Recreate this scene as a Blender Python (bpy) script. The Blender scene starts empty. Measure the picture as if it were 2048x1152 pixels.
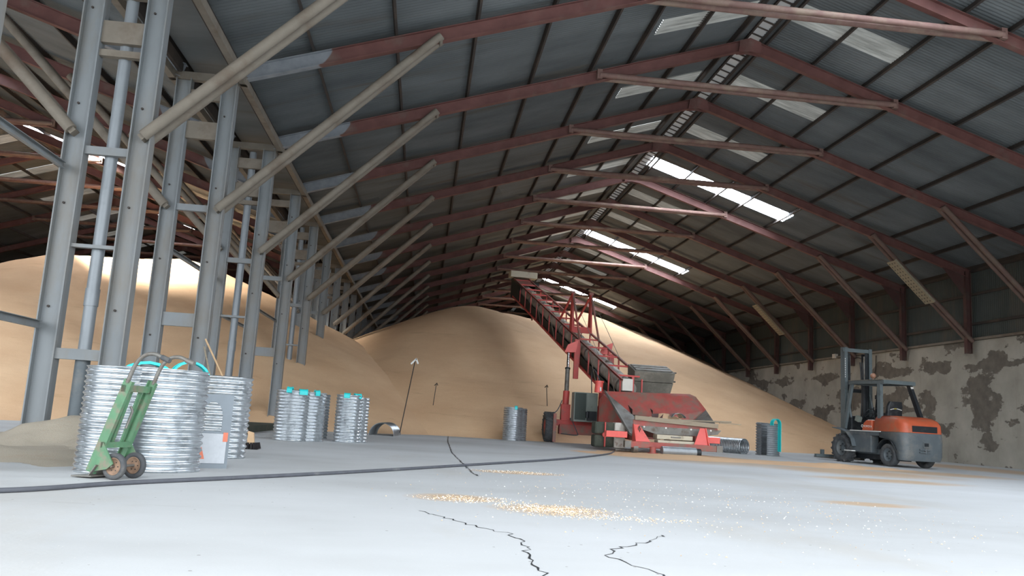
import bpy, math, random
from mathutils import Vector as V, Matrix as M4
rnd = random.Random(7)
S = bpy.context.scene
COL = S.collection
R = math.radians

# ------------------------------------------------------------------ helpers
class MB:
    def tilt(s, c, a):
        c = V(c); q = M4.Rotation(a, 3, 'X'); s.v = [tuple(q @ (V(v)-c) + c) for v in s.v]; return s
    """collects geometry, build() links it as one mesh object"""
    def __init__(s): s.v = []; s.f = []; s.sm = []; s.mi = []
    def add(s, vs, fs, smooth=False, m=0):
        o = len(s.v); s.v += [tuple(v) for v in vs]
        for f in fs:
            s.f.append([i + o for i in f]); s.sm.append(smooth); s.mi.append(m)
        return s
    def box(s, c, d, rot=None, m=0):
        c = V(c); hx, hy, hz = d[0]/2, d[1]/2, d[2]/2
        vs = [V((x, y, z)) for x in (-hx, hx) for y in (-hy, hy) for z in (-hz, hz)]
        if rot is not None: vs = [rot @ v for v in vs]
        return s.add([v + c for v in vs], [(0,1,3,2),(4,6,7,5),(0,4,5,1),(2,3,7,6),(0,2,6,4),(1,5,7,3)], m=m)
    def frame(s, a, b, up):
        a, b = V(a), V(b); t = (b - a).normalized(); u = V(up)
        sd = t.cross(u)
        if sd.length < 1e-4: sd = t.cross(V((1, 0, 0)))
        sd.normalize(); return a, b, t, sd, sd.cross(t).normalized()
    def sweep(s, a, b, poly, up=(0,0,1), m=0):
        """closed polygon (side, up) swept from a to b"""
        a, b, t, sd, u = s.frame(a, b, up); n = len(poly)
        vs = [a + sd*x + u*y for x, y in poly] + [b + sd*x + u*y for x, y in poly]
        fs = [(i, (i+1) % n, n + (i+1) % n, n + i) for i in range(n)]
        return s.add(vs, fs + [tuple(range(n-1, -1, -1)), tuple(range(n, 2*n))], m=m)
    def beam(s, a, b, w, h, up=(0,0,1), m=0):
        return s.sweep(a, b, [(-w/2,-h/2),(w/2,-h/2),(w/2,h/2),(-w/2,h/2)], up, m)
    def ibeam(s, a, b, d, w, tf=.014, tw=.01, up=(0,0,1), m=0):
        """d: depth along up, w: flange width"""
        h, k, t = d/2, w/2, tw/2
        return s.sweep(a, b, [(-k,-h),(k,-h),(k,-h+tf),(t,-h+tf),(t,h-tf),(k,h-tf),(k,h),(-k,h),(-k,h-tf),(-t,h-tf),(-t,-h+tf),(-k,-h+tf)], up, m)
    def chan(s, a, b, d, w, t=.01, up=(0,0,1), m=0, flip=1):
        h = d/2; P = [(0,-h),(w,-h),(w,-h+t),(t,-h+t),(t,h-t),(w,h-t),(w,h),(0,h)]
        if flip < 0: P = [(-x, y) for x, y in P][::-1]
        return s.sweep(a, b, P, up, m)
    def tube(s, a, b, r, n=14, r2=None, caps=True, m=0):
        a, b, t, sd, u = s.frame(a, b, (0,0,1) if abs((V(b)-V(a)).normalized().z) < .95 else (1,0,0))
        r2 = r if r2 is None else r2
        ring = [(math.cos(2*math.pi*i/n), math.sin(2*math.pi*i/n)) for i in range(n)]
        A = [a + sd*x*r + u*y*r for x, y in ring]; B = [b + sd*x*r2 + u*y*r2 for x, y in ring]
        s.add(A + B, [(i, (i+1) % n, n+(i+1) % n, n+i) for i in range(n)], True, m)
        if caps: s.add(A + B, [tuple(range(n-1,-1,-1)), tuple(range(n, 2*n))], False, m)
        return s
    def path(s, pts, r, n=8, m=0, flat=None):
        """tube (or flat strip, flat=(w,t)) along a polyline"""
        P = [V(p) for p in pts]; rows = []; prev = None
        for i, p in enumerate(P):
            t = (P[min(i+1, len(P)-1)] - P[max(i-1, 0)]).normalized()
            if prev is None:
                u = V((0,0,1)) if abs(t.z) < .9 else V((0,1,0))
            else: u = prev
            u = (u - t*u.dot(t)).normalized(); prev = u; sd = t.cross(u)
            rows.append([p + sd*math.cos(2*math.pi*k/n)*r + u*math.sin(2*math.pi*k/n)*r for k in range(n)])
        vs = [v for row in rows for v in row]; L = len(rows)
        fs = [(i*n+k, i*n+(k+1) % n, (i+1)*n+(k+1) % n, (i+1)*n+k) for i in range(L-1) for k in range(n)]
        s.add(vs, fs, True, m); return s.add(rows[0]+rows[-1], [tuple(range(n-1,-1,-1)), tuple(range(n, 2*n))], False, m)
    def strip(s, pts, side, t, m=0):
        """flat strap of width vector 'side' and thickness t along a polyline"""
        P = [V(p) for p in pts]; sd = V(side); vs = []
        for i, p in enumerate(P):
            tg = (P[min(i+1, len(P)-1)] - P[max(i-1, 0)]).normalized(); nn = tg.cross(sd).normalized()*t/2
            vs += [p - sd/2 - nn, p + sd/2 - nn, p + sd/2 + nn, p - sd/2 + nn]
        L = len(P); fs = [(i*4+k, i*4+(k+1) % 4, i*4+4+(k+1) % 4, i*4+4+k) for i in range(L-1) for k in range(4)]
        return s.add(vs, fs + [(3,2,1,0), (L*4-4, L*4-3, L*4-2, L*4-1)], m=m)
    def panel(s, pts, t, m=0):
        """planar polygon thickened by t to both sides"""
        P = [V(p) for p in pts]; n = len(P); nn = V((0,0,0))
        for i in range(n): nn += (P[i]-P[0]).cross(P[(i+1) % n]-P[0])
        nn = nn.normalized()*t/2
        return s.add([p-nn for p in P]+[p+nn for p in P], [(i,(i+1) % n, n+(i+1) % n, n+i) for i in range(n)] + [tuple(range(n-1,-1,-1)), tuple(range(n,2*n))], m=m)
    def lathe(s, prof, mat4, n=32, a0=0, a1=2*math.pi, smooth=True, m=0, close=False):
        full = abs(a1-a0-2*math.pi) < 1e-6; k = n if full else n+1; vs = []
        for r, z in prof:
            for i in range(k):
                a = a0 + (a1-a0)*i/n; vs.append(mat4 @ V((r*math.cos(a), r*math.sin(a), z)))
        L = len(prof); fs = []
        for j in range(L if close else L-1):
            jj = (j+1) % L
            for i in range(n): fs.append((j*k+i, j*k+(i+1) % k, jj*k+(i+1) % k, jj*k+i))
        return s.add(vs, fs, smooth, m)
    def build(s, name, mat, parent=None, loc=None, bevel=0, solid=0):
        me = bpy.data.meshes.new(name); me.from_pydata(s.v, [], s.f); me.update()
        me.polygons.foreach_set('use_smooth', s.sm); me.polygons.foreach_set('material_index', s.mi)
        for q in (mat if isinstance(mat, (list, tuple)) else [mat]): me.materials.append(q)
        o = bpy.data.objects.new(name, me); COL.objects.link(o)
        if parent is not None: o.parent = parent
        if loc is not None: o.location = loc
        if bevel:
            b = o.modifiers.new('bevel', 'BEVEL'); b.width = bevel; b.segments = 2; b.limit_method = 'ANGLE'; b.angle_limit = R(50)
        if solid:
            b = o.modifiers.new('solid', 'SOLIDIFY'); b.thickness = solid; b.offset = 0
        return o

def tag(o, label, cat, group=None, kind=None):
    if label: o['label'] = label
    if cat: o['category'] = cat
    if group: o['group'] = group
    if kind: o['kind'] = kind
    return o
def thing(name, label, cat, loc=(0,0,0), rz=0, group=None):
    o = bpy.data.objects.new(name, None); COL.objects.link(o); o.empty_display_size = .2
    o.location = loc; o.rotation_euler = (0, 0, rz); return tag(o, label, cat, group)
def struct(o): o['kind'] = 'structure'; return o
KIDS = {}
def copy_tree(o, parent=None):
    c = o.copy(); COL.objects.link(c); c.parent = parent
    for ch in [k for k in bpy.data.objects if k.parent is o]: copy_tree(ch, c)
    return c
ORD = ['nearest','second','third','fourth','fifth','sixth','seventh','eighth','ninth','tenth','eleventh','twelfth','thirteenth','fourteenth','fifteenth','sixteenth','seventeenth','eighteenth','nineteenth']

# ------------------------------------------------------------------ materials
def lin(c): return tuple((x/12.92 if x <= .04045 else ((x+.055)/1.055)**2.4) for x in [k/255 for k in c])
class NT:
    def __init__(s, name):
        s.m = bpy.data.materials.new(name); s.m.use_nodes = True; s.t = s.m.node_tree; s.t.nodes.clear()
        s.out = s.n('ShaderNodeOutputMaterial'); s.p = s.n('ShaderNodeBsdfPrincipled'); s.l(s.p.outputs[0], s.out.inputs[0])
    def n(s, k, **kw):
        o = s.t.nodes.new(k)
        for a, b in kw.items(): setattr(o, a, b)
        return o
    def l(s, a, b): s.t.links.new(a, b)
    def coord(s, scale=(1,1,1), world=False):
        mp = s.n('ShaderNodeMapping'); mp.inputs['Scale'].default_value = scale
        if world: g = s.n('ShaderNodeNewGeometry'); s.l(g.outputs['Position'], mp.inputs[0])
        else: g = s.n('ShaderNodeTexCoord'); s.l(g.outputs['Object'], mp.inputs[0])
        return mp.outputs[0]
    def noise(s, co, scale, detail=4, rough=.55):
        x = s.n('ShaderNodeTexNoise'); x.inputs['Scale'].default_value = scale; x.inputs['Detail'].default_value = detail; x.inputs['Roughness'].default_value = rough
        s.l(co, x.inputs['Vector']); return x.outputs['Fac']
    def ramp(s, fac, stops):
        r = s.n('ShaderNodeValToRGB'); e = r.color_ramp.elements
        while len(e) < len(stops): e.new(.5)
        for k, (p, c) in zip(e, stops): k.position = p; k.color = (*c, 1) if len(c) == 3 else c
        s.l(fac, r.inputs[0]); return r.outputs[0]
    def step(s, fac, a, b): return s.ramp(fac, [(a, (0,0,0)), (b, (1,1,1))])
    def mix(s, f, a, b):
        x = s.n('ShaderNodeMix', data_type='RGBA'); 
        if isinstance(f, float): x.inputs[0].default_value = f
        else: s.l(f, x.inputs[0])
        for k, v in ((6, a), (7, b)):
            if isinstance(v, tuple): x.inputs[k].default_value = (*v, 1)
            else: s.l(v, x.inputs[k])
        return x.outputs[2]
    def math(s, op, a, b=0.):
        x = s.n('ShaderNodeMath', operation=op)
        for k, v in ((0, a), (1, b)):
            if isinstance(v, (int, float)): x.inputs[k].default_value = v
            else: s.l(v, x.inputs[k])
        return x.outputs[0]
    def fin(s, col, rough=.6, metal=0., bump=None, bd=.3, bdist=.02):
        if isinstance(col, tuple): s.p.inputs['Base Color'].default_value = (*col, 1)
        else: s.l(col, s.p.inputs['Base Color'])
        s.p.inputs['Roughness'].default_value = rough; s.p.inputs['Metallic'].default_value = metal
        if bump is not None:
            b = s.n('ShaderNodeBump'); b.inputs['Strength'].default_value = bd; b.inputs['Distance'].default_value = bdist
            s.l(bump, b.inputs['Height']); s.l(b.outputs[0], s.p.inputs['Normal'])
        return s.m
def pm(name, c, rough=.6, metal=0., var=.14, scale=5., dirt=None, amt=(.52,.7), dscale=2.2, stretch=(1,1,1)):
    t = NT(name); co = t.coord(stretch); c = lin(c)
    a = tuple(x*(1-var) for x in c); b = tuple(min(1, x*(1+var)) for x in c)
    col = t.ramp(t.noise(co, scale), [(.3, a), (.7, b)])
    if dirt: col = t.mix(t.step(t.noise(co, dscale, 6, .65), *amt), col, lin(dirt))
    return t.fin(col, rough, metal)

M = {}
M['column'] = pm('grey_steel_paint', (126,131,133), .5, 0, .06, 3, (122,116,106), (.46,.66), .8, (1,1,.35))
M['dusty'] = pm('dusty_steel', (124,116,104), .75, 0, .1, 4, (104,90,76), (.5,.72), 1.6)
M['rust_pipe'] = pm('red_oxide_pipe_dusty', (122,94,86), .7, 0, .12, 4, (142,124,108), (.46,.7), 1.4)
M['brace_brown'] = pm('brown_dusty_brace', (104,82,74), .75, 0, .14, 3, (112,100,86), (.48,.7), 1.2)
M['post'] = pm('red_oxide_dark', (84,56,52), .75, 0, .15, 3, (84,74,66), (.48,.7), 1.6)
M['purlin'] = pm('dark_purlin', (62,56,52), .8, 0, .12, 1.0, (84,72,62), (.5,.7), .8)
M['galv'] = pm('galvanised_sheet', (206,212,216), .3, .85, .07, 14, (176,182,186), (.5,.62), 9)
M['galv_dull'] = pm('galvanised_dull', (150,155,158), .5, .55, .12, 8)
M['downpipe'] = pm('grey_downpipe', (136,142,146), .4, .1, .06, 3, (108,112,114), (.55,.8), 1.0)
M['teal'] = pm('turquoise_plastic', (40,205,205), .4, 0, .05, 6)
M['green'] = pm('worn_green_paint', (84,124,92), .6, 0, .14, 9, (120,116,98), (.5,.64), 7)
M['rubber'] = pm('dusty_rubber', (70,72,74), .85, 0, .12, 9, (106,104,100), (.5,.75), 5)
M['rustdisc'] = pm('rusty_wheel_disc', (138,112,92), .75, .1, .2, 20)
M['red'] = pm('machine_red_paint', (196,76,70), .5, 0, .1, 4, (138,98,88), (.52,.74), 3.0)
M['redworn'] = pm('machine_red_worn', (170,82,74), .6, 0, .12, 4, (128,106,94), (.42,.62), 2.4)
M['redbright'] = pm('fresh_red_paint', (226,92,82), .4, 0, .06, 4, (170,84,74), (.6,.78), 3.0)
M['steel'] = pm('worn_steel', (124,122,116), .55, .4, .15, 5, (98,84,72), (.5,.66), 3)
M['tubegrey'] = pm('grey_painted_tube', (178,174,164), .5, .1, .12, 2.2, (112,104,94), (.48,.7), 1.4)
M['darkpan'] = pm('dark_belt_pan', (46,50,46), .65, .1, .2, 2)
M['chrome'] = pm('chrome_rod', (225,228,230), .12, 1, .02, 3)
M['cabgrey'] = pm('grey_green_cabinet', (132,140,132), .5, 0, .06, 4, (100,106,100), (.58,.75), 3)
M['cabdark'] = pm('dark_green_panel', (48,60,54), .55, 0, .1, 3)
M['tank'] = pm('dusty_tank', (112,108,98), .65, .1, .1, 4, (140,134,122), (.48,.66), 2.6)
M['cream'] = pm('cream_panel', (196,186,164), .55, 0, .07, 5, (150,138,116), (.56,.72), 4)
M['block'] = pm('dark_counterweight', (64,70,60), .8, 0, .14, 4, (92,88,76), (.52,.7), 3)
M['blockend'] = pm('pale_concrete_end', (206,202,192), .85, 0, .08, 7, (150,120,106), (.55,.7), 4)
M['wood'] = pm('weathered_wood', (160,148,128), .8, 0, .12, 6, (126,112,96), (.5,.7), 6, (.3,3,3))
M['broomwood'] = pm('pale_broom_wood', (206,172,134), .6, 0, .08, 8)
M['bristle'] = pm('dark_bristle', (36,32,34), .9, 0, .2, 30)
M['orange'] = pm('forklift_orange', (196,94,62), .45, 0, .08, 4, (158,116,92), (.52,.72), 2.6)
M['flgrey'] = pm('forklift_grey', (92,100,104), .55, 0, .1, 4, (120,120,116), (.5,.72), 2.6)
M['flmast'] = pm('mast_grey', (98,108,110), .45, 0, .08, 4, (70,76,78), (.56,.74), 3)
M['fldark'] = pm('forklift_black', (38,42,46), .5, .1, .12, 5, (72,74,74), (.54,.75), 3)
M['white'] = pm('white_paint', (228,228,222), .5, 0, .04, 6)
M['yellow'] = pm('yellow_print', (222,206,88), .5, 0, .04, 6)
M['plate'] = pm('grey_sheet_plate', (116,124,130), .45, .35, .06, 6)
M['label'] = pm('pale_label', (184,188,192), .6, 0, .06, 20)
M['orangeprint'] = pm('orange_print', (214,120,92), .6, 0, .05, 6)
M['hose'] = pm('black_hose', (84,86,92), .7, 0, .12, 10, (120,120,118), (.6,.75), 3)
M['lamp_amber'] = pm('dusty_beacon', (176,132,108), .4, 0, .06, 6)
M['tray'] = pm('perforated_tray', (150,140,118), .7, .1, .12, 12)
M['plastic_white'] = pm('white_junction_box', (214,210,200), .5, 0, .05, 6)

def rafter_mat():
    """red oxide beams, painted grey towards the valley columns"""
    t = NT('red_oxide_rafter_part_grey'); co = t.coord()
    base = t.ramp(t.noise(co, 2.5), [(.3, lin((100,64,60))), (.7, lin((120,80,74)))])
    base = t.mix(t.step(t.noise(co, 1.1, 5, .6), .55, .78), base, lin((118,102,92)))
    gx = t.n('ShaderNodeSeparateXYZ'); tc = t.n('ShaderNodeTexCoord'); t.l(tc.outputs['Object'], gx.inputs[0])
    d = t.math('ABSOLUTE', t.math('SUBTRACT', gx.outputs[0], 0.))
    w = t.math('ADD', d, t.math('MULTIPLY', t.noise(co, .9, 2), 2.6))
    k = t.step(t.math('MULTIPLY', w, .1), .36, .365)      # object x is measured from the valley columns
    grey = t.ramp(t.noise(co, 3), [(.3, lin((120,126,132))), (.7, lin((150,154,158)))])
    return t.fin(t.mix(k, grey, base), .65)
M['rafter'] = rafter_mat()

def sheet_mat():
    t = NT('weathered_corrugated_iron'); co = t.coord()
    c = t.ramp(t.noise(t.coord((.25,.8,.25)), 1.0, 5, .6), [(.28, lin((86,91,92))), (.5, lin((106,111,112))), (.75, lin((124,129,130)))])
    c = t.mix(t.step(t.noise(t.coord((.12,1.3,.12)), 2.0, 3), .58, .75), c, lin((98,94,86)))
    return t.fin(c, .55, .25)
M['sheet'] = sheet_mat()
M['clad'] = pm('dark_stained_cladding', (72,78,74), .7, .1, .12, .7, (92,88,78), (.5,.7), .8, (.3,1.5,.3))

def concrete_floor():
    t = NT('worn_concrete_floor'); co = t.coord()
    big = t.noise(t.coord((.09,.16,1)), 1.6, 5, .6)
    c = t.ramp(big, [(.3, lin((176,177,176))), (.5, lin((194,196,196))), (.72, lin((206,208,209)))])
    c = t.mix(t.step(t.noise(t.coord((.35,.12,1)), 1.1, 6, .62), .54, .76), c, lin((184,180,172)))
    # dark scuffs
    c = t.mix(t.math('MULTIPLY', t.step(t.noise(t.coord((.25,1.4,1)), .8, 6, .7), .64, .74), .5), c, lin((150,148,144)))
    v = t.n('ShaderNodeTexVoronoi'); v.inputs['Scale'].default_value = 16; t.l(co, v.inputs['Vector'])
    fl = t.math('LESS_THAN', v.outputs['Distance'], .075)
    gate = t.step(t.noise(co, .55, 3), .44, .6)
    c = t.mix(t.math('MULTIPLY', fl, gate), c, lin((222,218,206)))
    v2 = t.n('ShaderNodeTexVoronoi'); v2.inputs['Scale'].default_value = 5.3; t.l(co, v2.inputs['Vector'])
    c = t.mix(t.math('MULTIPLY', t.math('LESS_THAN', v2.outputs['Distance'], .05), .7), c, lin((116,112,106)))
    # grain dust lying about: elliptical patches broken up by noise
    pos = t.n('ShaderNodeSeparateXYZ'); tc = t.n('ShaderNodeTexCoord'); t.l(tc.outputs['Object'], pos.inputs[0])
    tot = None
    for (px, py, rx, ry) in ((6.8,20.5,4.2,4.6),(1.15,7.0,.75,.55),(.35,7.6,.6,.5),(1.35,11.4,.9,.5),(9.5,17.5,3.2,2.4),(8.6,14.6,2.2,1.0),(12.5,19.0,2.5,1.8),(14.5,16.5,2.0,1.0),(5.2,9.2,.9,.45),(17.5,25,2.6,6)):
        a = t.math('DIVIDE', t.math('SUBTRACT', pos.outputs[0], px), rx); b = t.math('DIVIDE', t.math('SUBTRACT', pos.outputs[1], py), ry)
        d = t.math('SUBTRACT', 1., t.math('SQRT', t.math('ADD', t.math('MULTIPLY', a, a), t.math('MULTIPLY', b, b))))
        d = t.math('MAXIMUM', d, 0.)
        tot = d if tot is None else t.math('MAXIMUM', tot, d)
    nz = t.math('ADD', t.math('MULTIPLY', t.noise(t.coord((.7,1.5,1)), 2.4, 6, .75), 1.0), t.math('MULTIPLY', t.noise(co, 30, 2), .35))
    k = t.step(t.math('MULTIPLY', t.math('MULTIPLY', tot, 1.5), nz), .2, .62)
    c = t.mix(t.math('MULTIPLY', k, .72), c, lin((196,160,116)))
    return t.fin(c, .75, 0, t.noise(co, 22, 6, .7), .25, .01)
M['floor'] = concrete_floor()

def wall_mat():
    """old rendered wall: pale render, patches fallen off to darker concrete"""
    t = NT('peeling_rendered_wall'); co = t.coord()
    pale = t.ramp(t.noise(co, .7, 6, .6), [(.3, lin((148,145,134))), (.7, lin((180,177,165)))])
    dark = t.ramp(t.noise(co, 3.0, 5, .6), [(.3, lin((98,93,85))), (.7, lin((122,116,106)))])
    n1 = t.noise(t.coord((1,.5,.9)), 1.0, 8, .6)
    g = t.n('ShaderNodeSeparateXYZ'); tc = t.n('ShaderNodeTexCoord'); t.l(tc.outputs['Object'], g.inputs[0])
    z = g.outputs[2]
    band = t.math('SUBTRACT', 1., t.math('ABSOLUTE', t.math('MULTIPLY', t.math('SUBTRACT', z, 2.15), .75)))
    band2 = t.math('SUBTRACT', 1., t.math('ABSOLUTE', t.math('MULTIPLY', t.math('SUBTRACT', z, 3.75), 3.2)))
    low = t.math('SUBTRACT', 1., t.math('MULTIPLY', z, 1.4))
    w = t.math('ADD', n1, t.math('MULTIPLY', t.math('MAXIMUM', band, 0.), .10))
    w = t.math('ADD', w, t.math('MULTIPLY', t.math('MAXIMUM', band2, 0.), .13))
    w = t.math('ADD', w, t.math('MULTIPLY', t.math('MAXIMUM', low, 0.), .05))
    k = t.step(w, .574, .592)
    streak = t.step(t.noise(t.coord((1,2.2,.18)), 1.1, 4), .6, .8)
    c = t.mix(t.math('MULTIPLY', streak, .5), pale, lin((124,116,102)))
    return t.fin(t.mix(k, c, dark), .9, 0, t.math('SUBTRACT', t.noise(co, 6, 6, .7), k), .5, .03)
M['wall'] = wall_mat()

def grain_mat(name, c1, c2):
    t = NT(name); co = t.coord()
    c = t.ramp(t.noise(co, .5, 6, .6), [(.3, lin(c1)), (.7, lin(c2))])
    c = t.mix(t.math('MULTIPLY', t.step(t.noise(t.coord((.25,.5,3.2)), 1.6, 5, .65), .62, .74), .35), c, lin((164,124,84)))
    c = t.mix(t.math('MULTIPLY', t.step(t.noise(co, 26, 3, .7), .55, .75), .22), c, lin((172,130,90)))
    return t.fin(c, .9, 0, t.math('ADD', t.noise(t.coord((.3,.6,2.2)), 3.0, 6, .7), t.math('MULTIPLY', t.noise(co, 60, 2), .3)), .35, .05)
M['grain'] = grain_mat('wheat_grain', (218,178,138), (232,196,156))
M['kernel'] = pm('pale_kernels', (206,180,148), .8)
M['dust'] = grain_mat('swept_grain_dust', (160,150,134), (176,166,148))

def emis(name, c, s, base=(.5,.5,.5)):
    t = NT(name); t.p.inputs['Emission Color'].default_value = (*lin(c), 1); t.p.inputs['Emission Strength'].default_value = s
    return t.fin(base, .5)
M['skybright'] = emis('clear_skylight_daylit', (232,242,255), 32)
M['skyleft'] = emis('clear_skylight_left_hall', (240,244,255), 14)
t = NT('grimy_skylight_daylit')
co = t.coord((1,1,1)); c = t.ramp(t.noise(t.coord((.25,3,1)), 2.0, 5, .6), [(.3, lin((120,122,118))), (.7, lin((176,178,174)))])
t.l(c, t.p.inputs['Emission Color']); t.p.inputs['Emission Strength'].default_value = .32
M['skydim'] = t.fin(c, .6)
M['ridgedim'] = emis('ridge_glazing_daylit', (150,154,154), .34, (.3,.3,.3))

# ------------------------------------------------------------------ dimensions of the place
Y0, BAY = 12.07, 4.365
def fy(k): return Y0 + BAY*k
XR, ZR, SL = 8.3, 11.4, .326          # ridge line of the main hall (rafter centre line) and slope
MX = -4.83                             # the valley between the two halls
HALF = XR - MX
Yf, Yb = -1.0, 84.0
WALL_X = MX + 2*HALF - .48             # inner face of the right concrete wall (20.95)
ZT = 4.7                               # top of the concrete wall
th = math.atan(SL)
def mir(x, hall): return x if hall == 0 else 2*MX - x
# purlin distances from the ridge
PD = [.47, 1.85, 3.35, 4.43, 6.07, 7.73, 9.42, 11.08]

# ------------------------------------------------------------------ setting
SKY, DOOR_H = 5.6, 9.8
def quad(name, pts, mat, t=.0):
    b = MB(); b.add(pts, [(0,1,2,3)]); return struct(b.build(name, mat))
LX = mir(WALL_X, 1)
b = MB(); b.box(((WALL_X+LX)/2, (Yf-30+Yb)/2, -.1), (WALL_X-LX+1.2, Yb-Yf+31, .2)); floor = struct(b.build('floor', M['floor']))
for nm, x, sg in (('wall_right', WALL_X, 1), ('wall_left', LX, -1)):
    b = MB(); b.box((x+sg*.15, (Yf+Yb)/2, ZT/2), (.3, Yb-Yf, ZT)); struct(b.build(nm, M['wall']))
b = MB(); b.box(((WALL_X+LX)/2, Yb+.15, 6.2), (WALL_X-LX+.6, .3, 12.4)); struct(b.build('wall_back', M['wall']))

def corrugated(name, mat, x0, z0, x1, z1, holes, y0=Yf, y1=Yb, pitch=.11, amp=.028, xs=()):
    """sheet from (x0,z0) to (x1,z1) running along y, ribs run from x0 to x1; holes = list of (xa, xb, ya, yb)"""
    L = math.hypot(x1-x0, z1-z0); nx, nz = -(z1-z0)/L, (x1-x0)/L
    cuts = sorted(set([x0, x1] + [h[0] for h in holes] + [h[1] for h in holes]), reverse=(x1 < x0))
    if abs(x1-x0) < 1e-6: cuts = [x0, x1]
    n = int((y1-y0)/(pitch/4)); ys = [y0+(y1-y0)*i/n for i in range(n+1)]
    vs = []; C = len(cuts)
    for y in ys:
        a = amp*math.sin(2*math.pi*y/pitch)
        for j, x in enumerate(cuts):
            f = (x-x0)/(x1-x0) if abs(x1-x0) > 1e-6 else j
            vs.append((x0+(x1-x0)*f+nx*a, y, z0+(z1-z0)*f+nz*a))
    b = MB(); fs = []
    for i in range(n):
        ym = (ys[i]+ys[i+1])/2
        for j in range(C-1):
            xm = (cuts[j]+cuts[j+1])/2
            if any(min(h[0], h[1]) < xm < max(h[0], h[1]) and h[2]+.05 < ym < h[3]-.05 for h in holes): continue
            fs.append((i*C+j, i*C+j+1, (i+1)*C+j+1, (i+1)*C+j))
    b.add(vs, fs, True); return struct(b.build(name, mat))
b = MB(); b.box(((WALL_X+LX)/2, Yf-.1, (DOOR_H+12.4)/2), (WALL_X-LX+.6, .2, 12.4-DOOR_H)); struct(b.build('wall_front', M['sheet']))
# cladding above the concrete walls
for nm, x in (('wall_right.001', WALL_X+.02), ('wall_left.001', LX-.02)):
    corrugated(nm, M['clad'], x, ZT, x, ZT+2.95, [], amp=.02)
OFF = .34                               # roof sheet above the rafter centre line
def roofz(d): return ZR + OFF - SL*d
NB = 16
win = [0]
def window(x0, x1, hall, side, ya, yb, mat):
    """one translucent sheet lying in its opening of the roof, ribbed like the iron"""
    win[0] += 1; b = MB(); n = int((yb-ya)/.0275); vs = []
    cx = XR if hall == 0 else mir(XR, 1)
    for i in range(n+1):
        y = ya+(yb-ya)*i/n; a = .028*math.sin(2*math.pi*y/.11)
        for x in (x0, x1):
            d = abs(x-cx); vs.append((x, y, roofz(d)+a-.014))
    b.add(vs, [(2*i, 2*i+1, 2*i+3, 2*i+2) for i in range(n)], True)
    return struct(b.build('window_%d' % win[0], mat))
bright_main = [(-.45, 8.62, 14.62), (.45, 8.62, 12.4), (4.60, 8.62, 14.62), (7.71, 8.62, 14.62), (11.58, 8.62, 14.4)]  # first two panels are out of view, added to brighten the floor
bright_left = [(.6, 8.62, 14.3), (1.6, 8.62, 14.3), (2.6, 8.62, 12.6), (5.22, 8.62, 13.4), (8.42, 8.62, 13.2)]  # first three, also unseen, are added to light the left-hand heap
for hall in (0, 1):
    cx = XR if hall == 0 else mir(XR, 1)
    for side in (1, -1):
        holes = []
        for (k, xa, xb) in ((bright_main if hall == 0 else bright_left) if side == 1 else ()):
            q = (cx+xa-XR, cx+xb-XR, fy(k)-.55, fy(k)+.55); holes.append(q); window(*q[:2], hall, side, q[2], q[3], M['skybright'] if hall == 0 else M['skyleft'] if k > 4 else M['skybright'])
        for kb in range(-1, NB):
            yc = fy(kb+.60)
            if any(h[2]-1. < yc < h[3]+1. for h in holes if h[3]-h[2] > .9): continue
            xa, xb = (cx+.58, cx+3.4) if side == 1 else (cx-.6, cx-3.08)
            q = (min(xa, xb), max(xa, xb), yc-.44, yc+.44); holes.append(q); window(*q[:2], hall, side, q[2], q[3], M['skydim'])
        xe = cx + side*(HALF-.42 if (hall == 0) == (side == -1) else HALF-.40)
        corrugated('ceiling', M['sheet'], cx+side*.34 if side == 1 else cx-.02, roofz(.34 if side == 1 else .02), xe, roofz(abs(xe-cx)), holes)
# glazed strip beside the ridge, crossed by ribs, and the ridge capping
trim = [0]
def tr(b, mat):
    trim[0] += 1; return struct(b.build('trim_%d' % trim[0], mat))
for hall in (0, 1):
    cx = XR if hall == 0 else mir(XR, 1)
    b = MB(); b.add([(cx+.02, Yf, roofz(.02)), (cx+.34, Yf, roofz(.34)), (cx+.34, Yb, roofz(.34)), (cx+.02, Yb, roofz(.02))], [(0,1,2,3)]); tr(b, M['ridgedim'])
    b = MB(); y = Yf+.2
    while y < Yb:
        b.beam((cx+.0, y, roofz(0)-.03), (cx+.36, y, roofz(.36)-.03), .035+.02*rnd.random(), .03); y += .34+.12*rnd.random()
    tr(b, M['purlin'])
    b = MB(); b.beam((cx+.36, Yf, roofz(.36)-.05), (cx+.36, Yb, roofz(.36)-.05), .05, .06); b.beam((cx-.03, Yf, roofz(.03)-.05), (cx-.03, Yb, roofz(.03)-.05), .06, .07); tr(b, M['purlin'])
# valley gutter between the halls
b = MB(); zg = 7.32
b.sweep((MX, Yf, zg), (MX, Yb, zg), [(-.44,.16),(.44,.16),(.44,.30),(.43,.30),(.43,.17),(-.43,.17),(-.43,.30),(-.44,.30)])
tr(b, M['sheet'])
for sg in (1, -1):
    b = MB(); b.box((MX+sg*.70, (Yf+Yb)/2, 7.18), (.13, Yb-Yf, .16)); tr(b, M['dusty'])
for sg in (1, -1):
    b = MB(); b.chan((MX+sg*.52, Yf, 7.36), (MX+sg*.52, Yb, 7.36), .24, .07, .012, flip=sg); tr(b, M['purlin'])
# rails of the side cladding and the wall head
for x, sg in ((WALL_X, -1), (LX, 1)):
    for z in (ZT+.06, 5.35, 6.5, 7.42):
        b = MB(); b.beam((x+sg*.05, Yf, z), (x+sg*.05, Yb, z), .09, .09); tr(b, M['dusty'] if z < 5 else M['purlin'])
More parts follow.
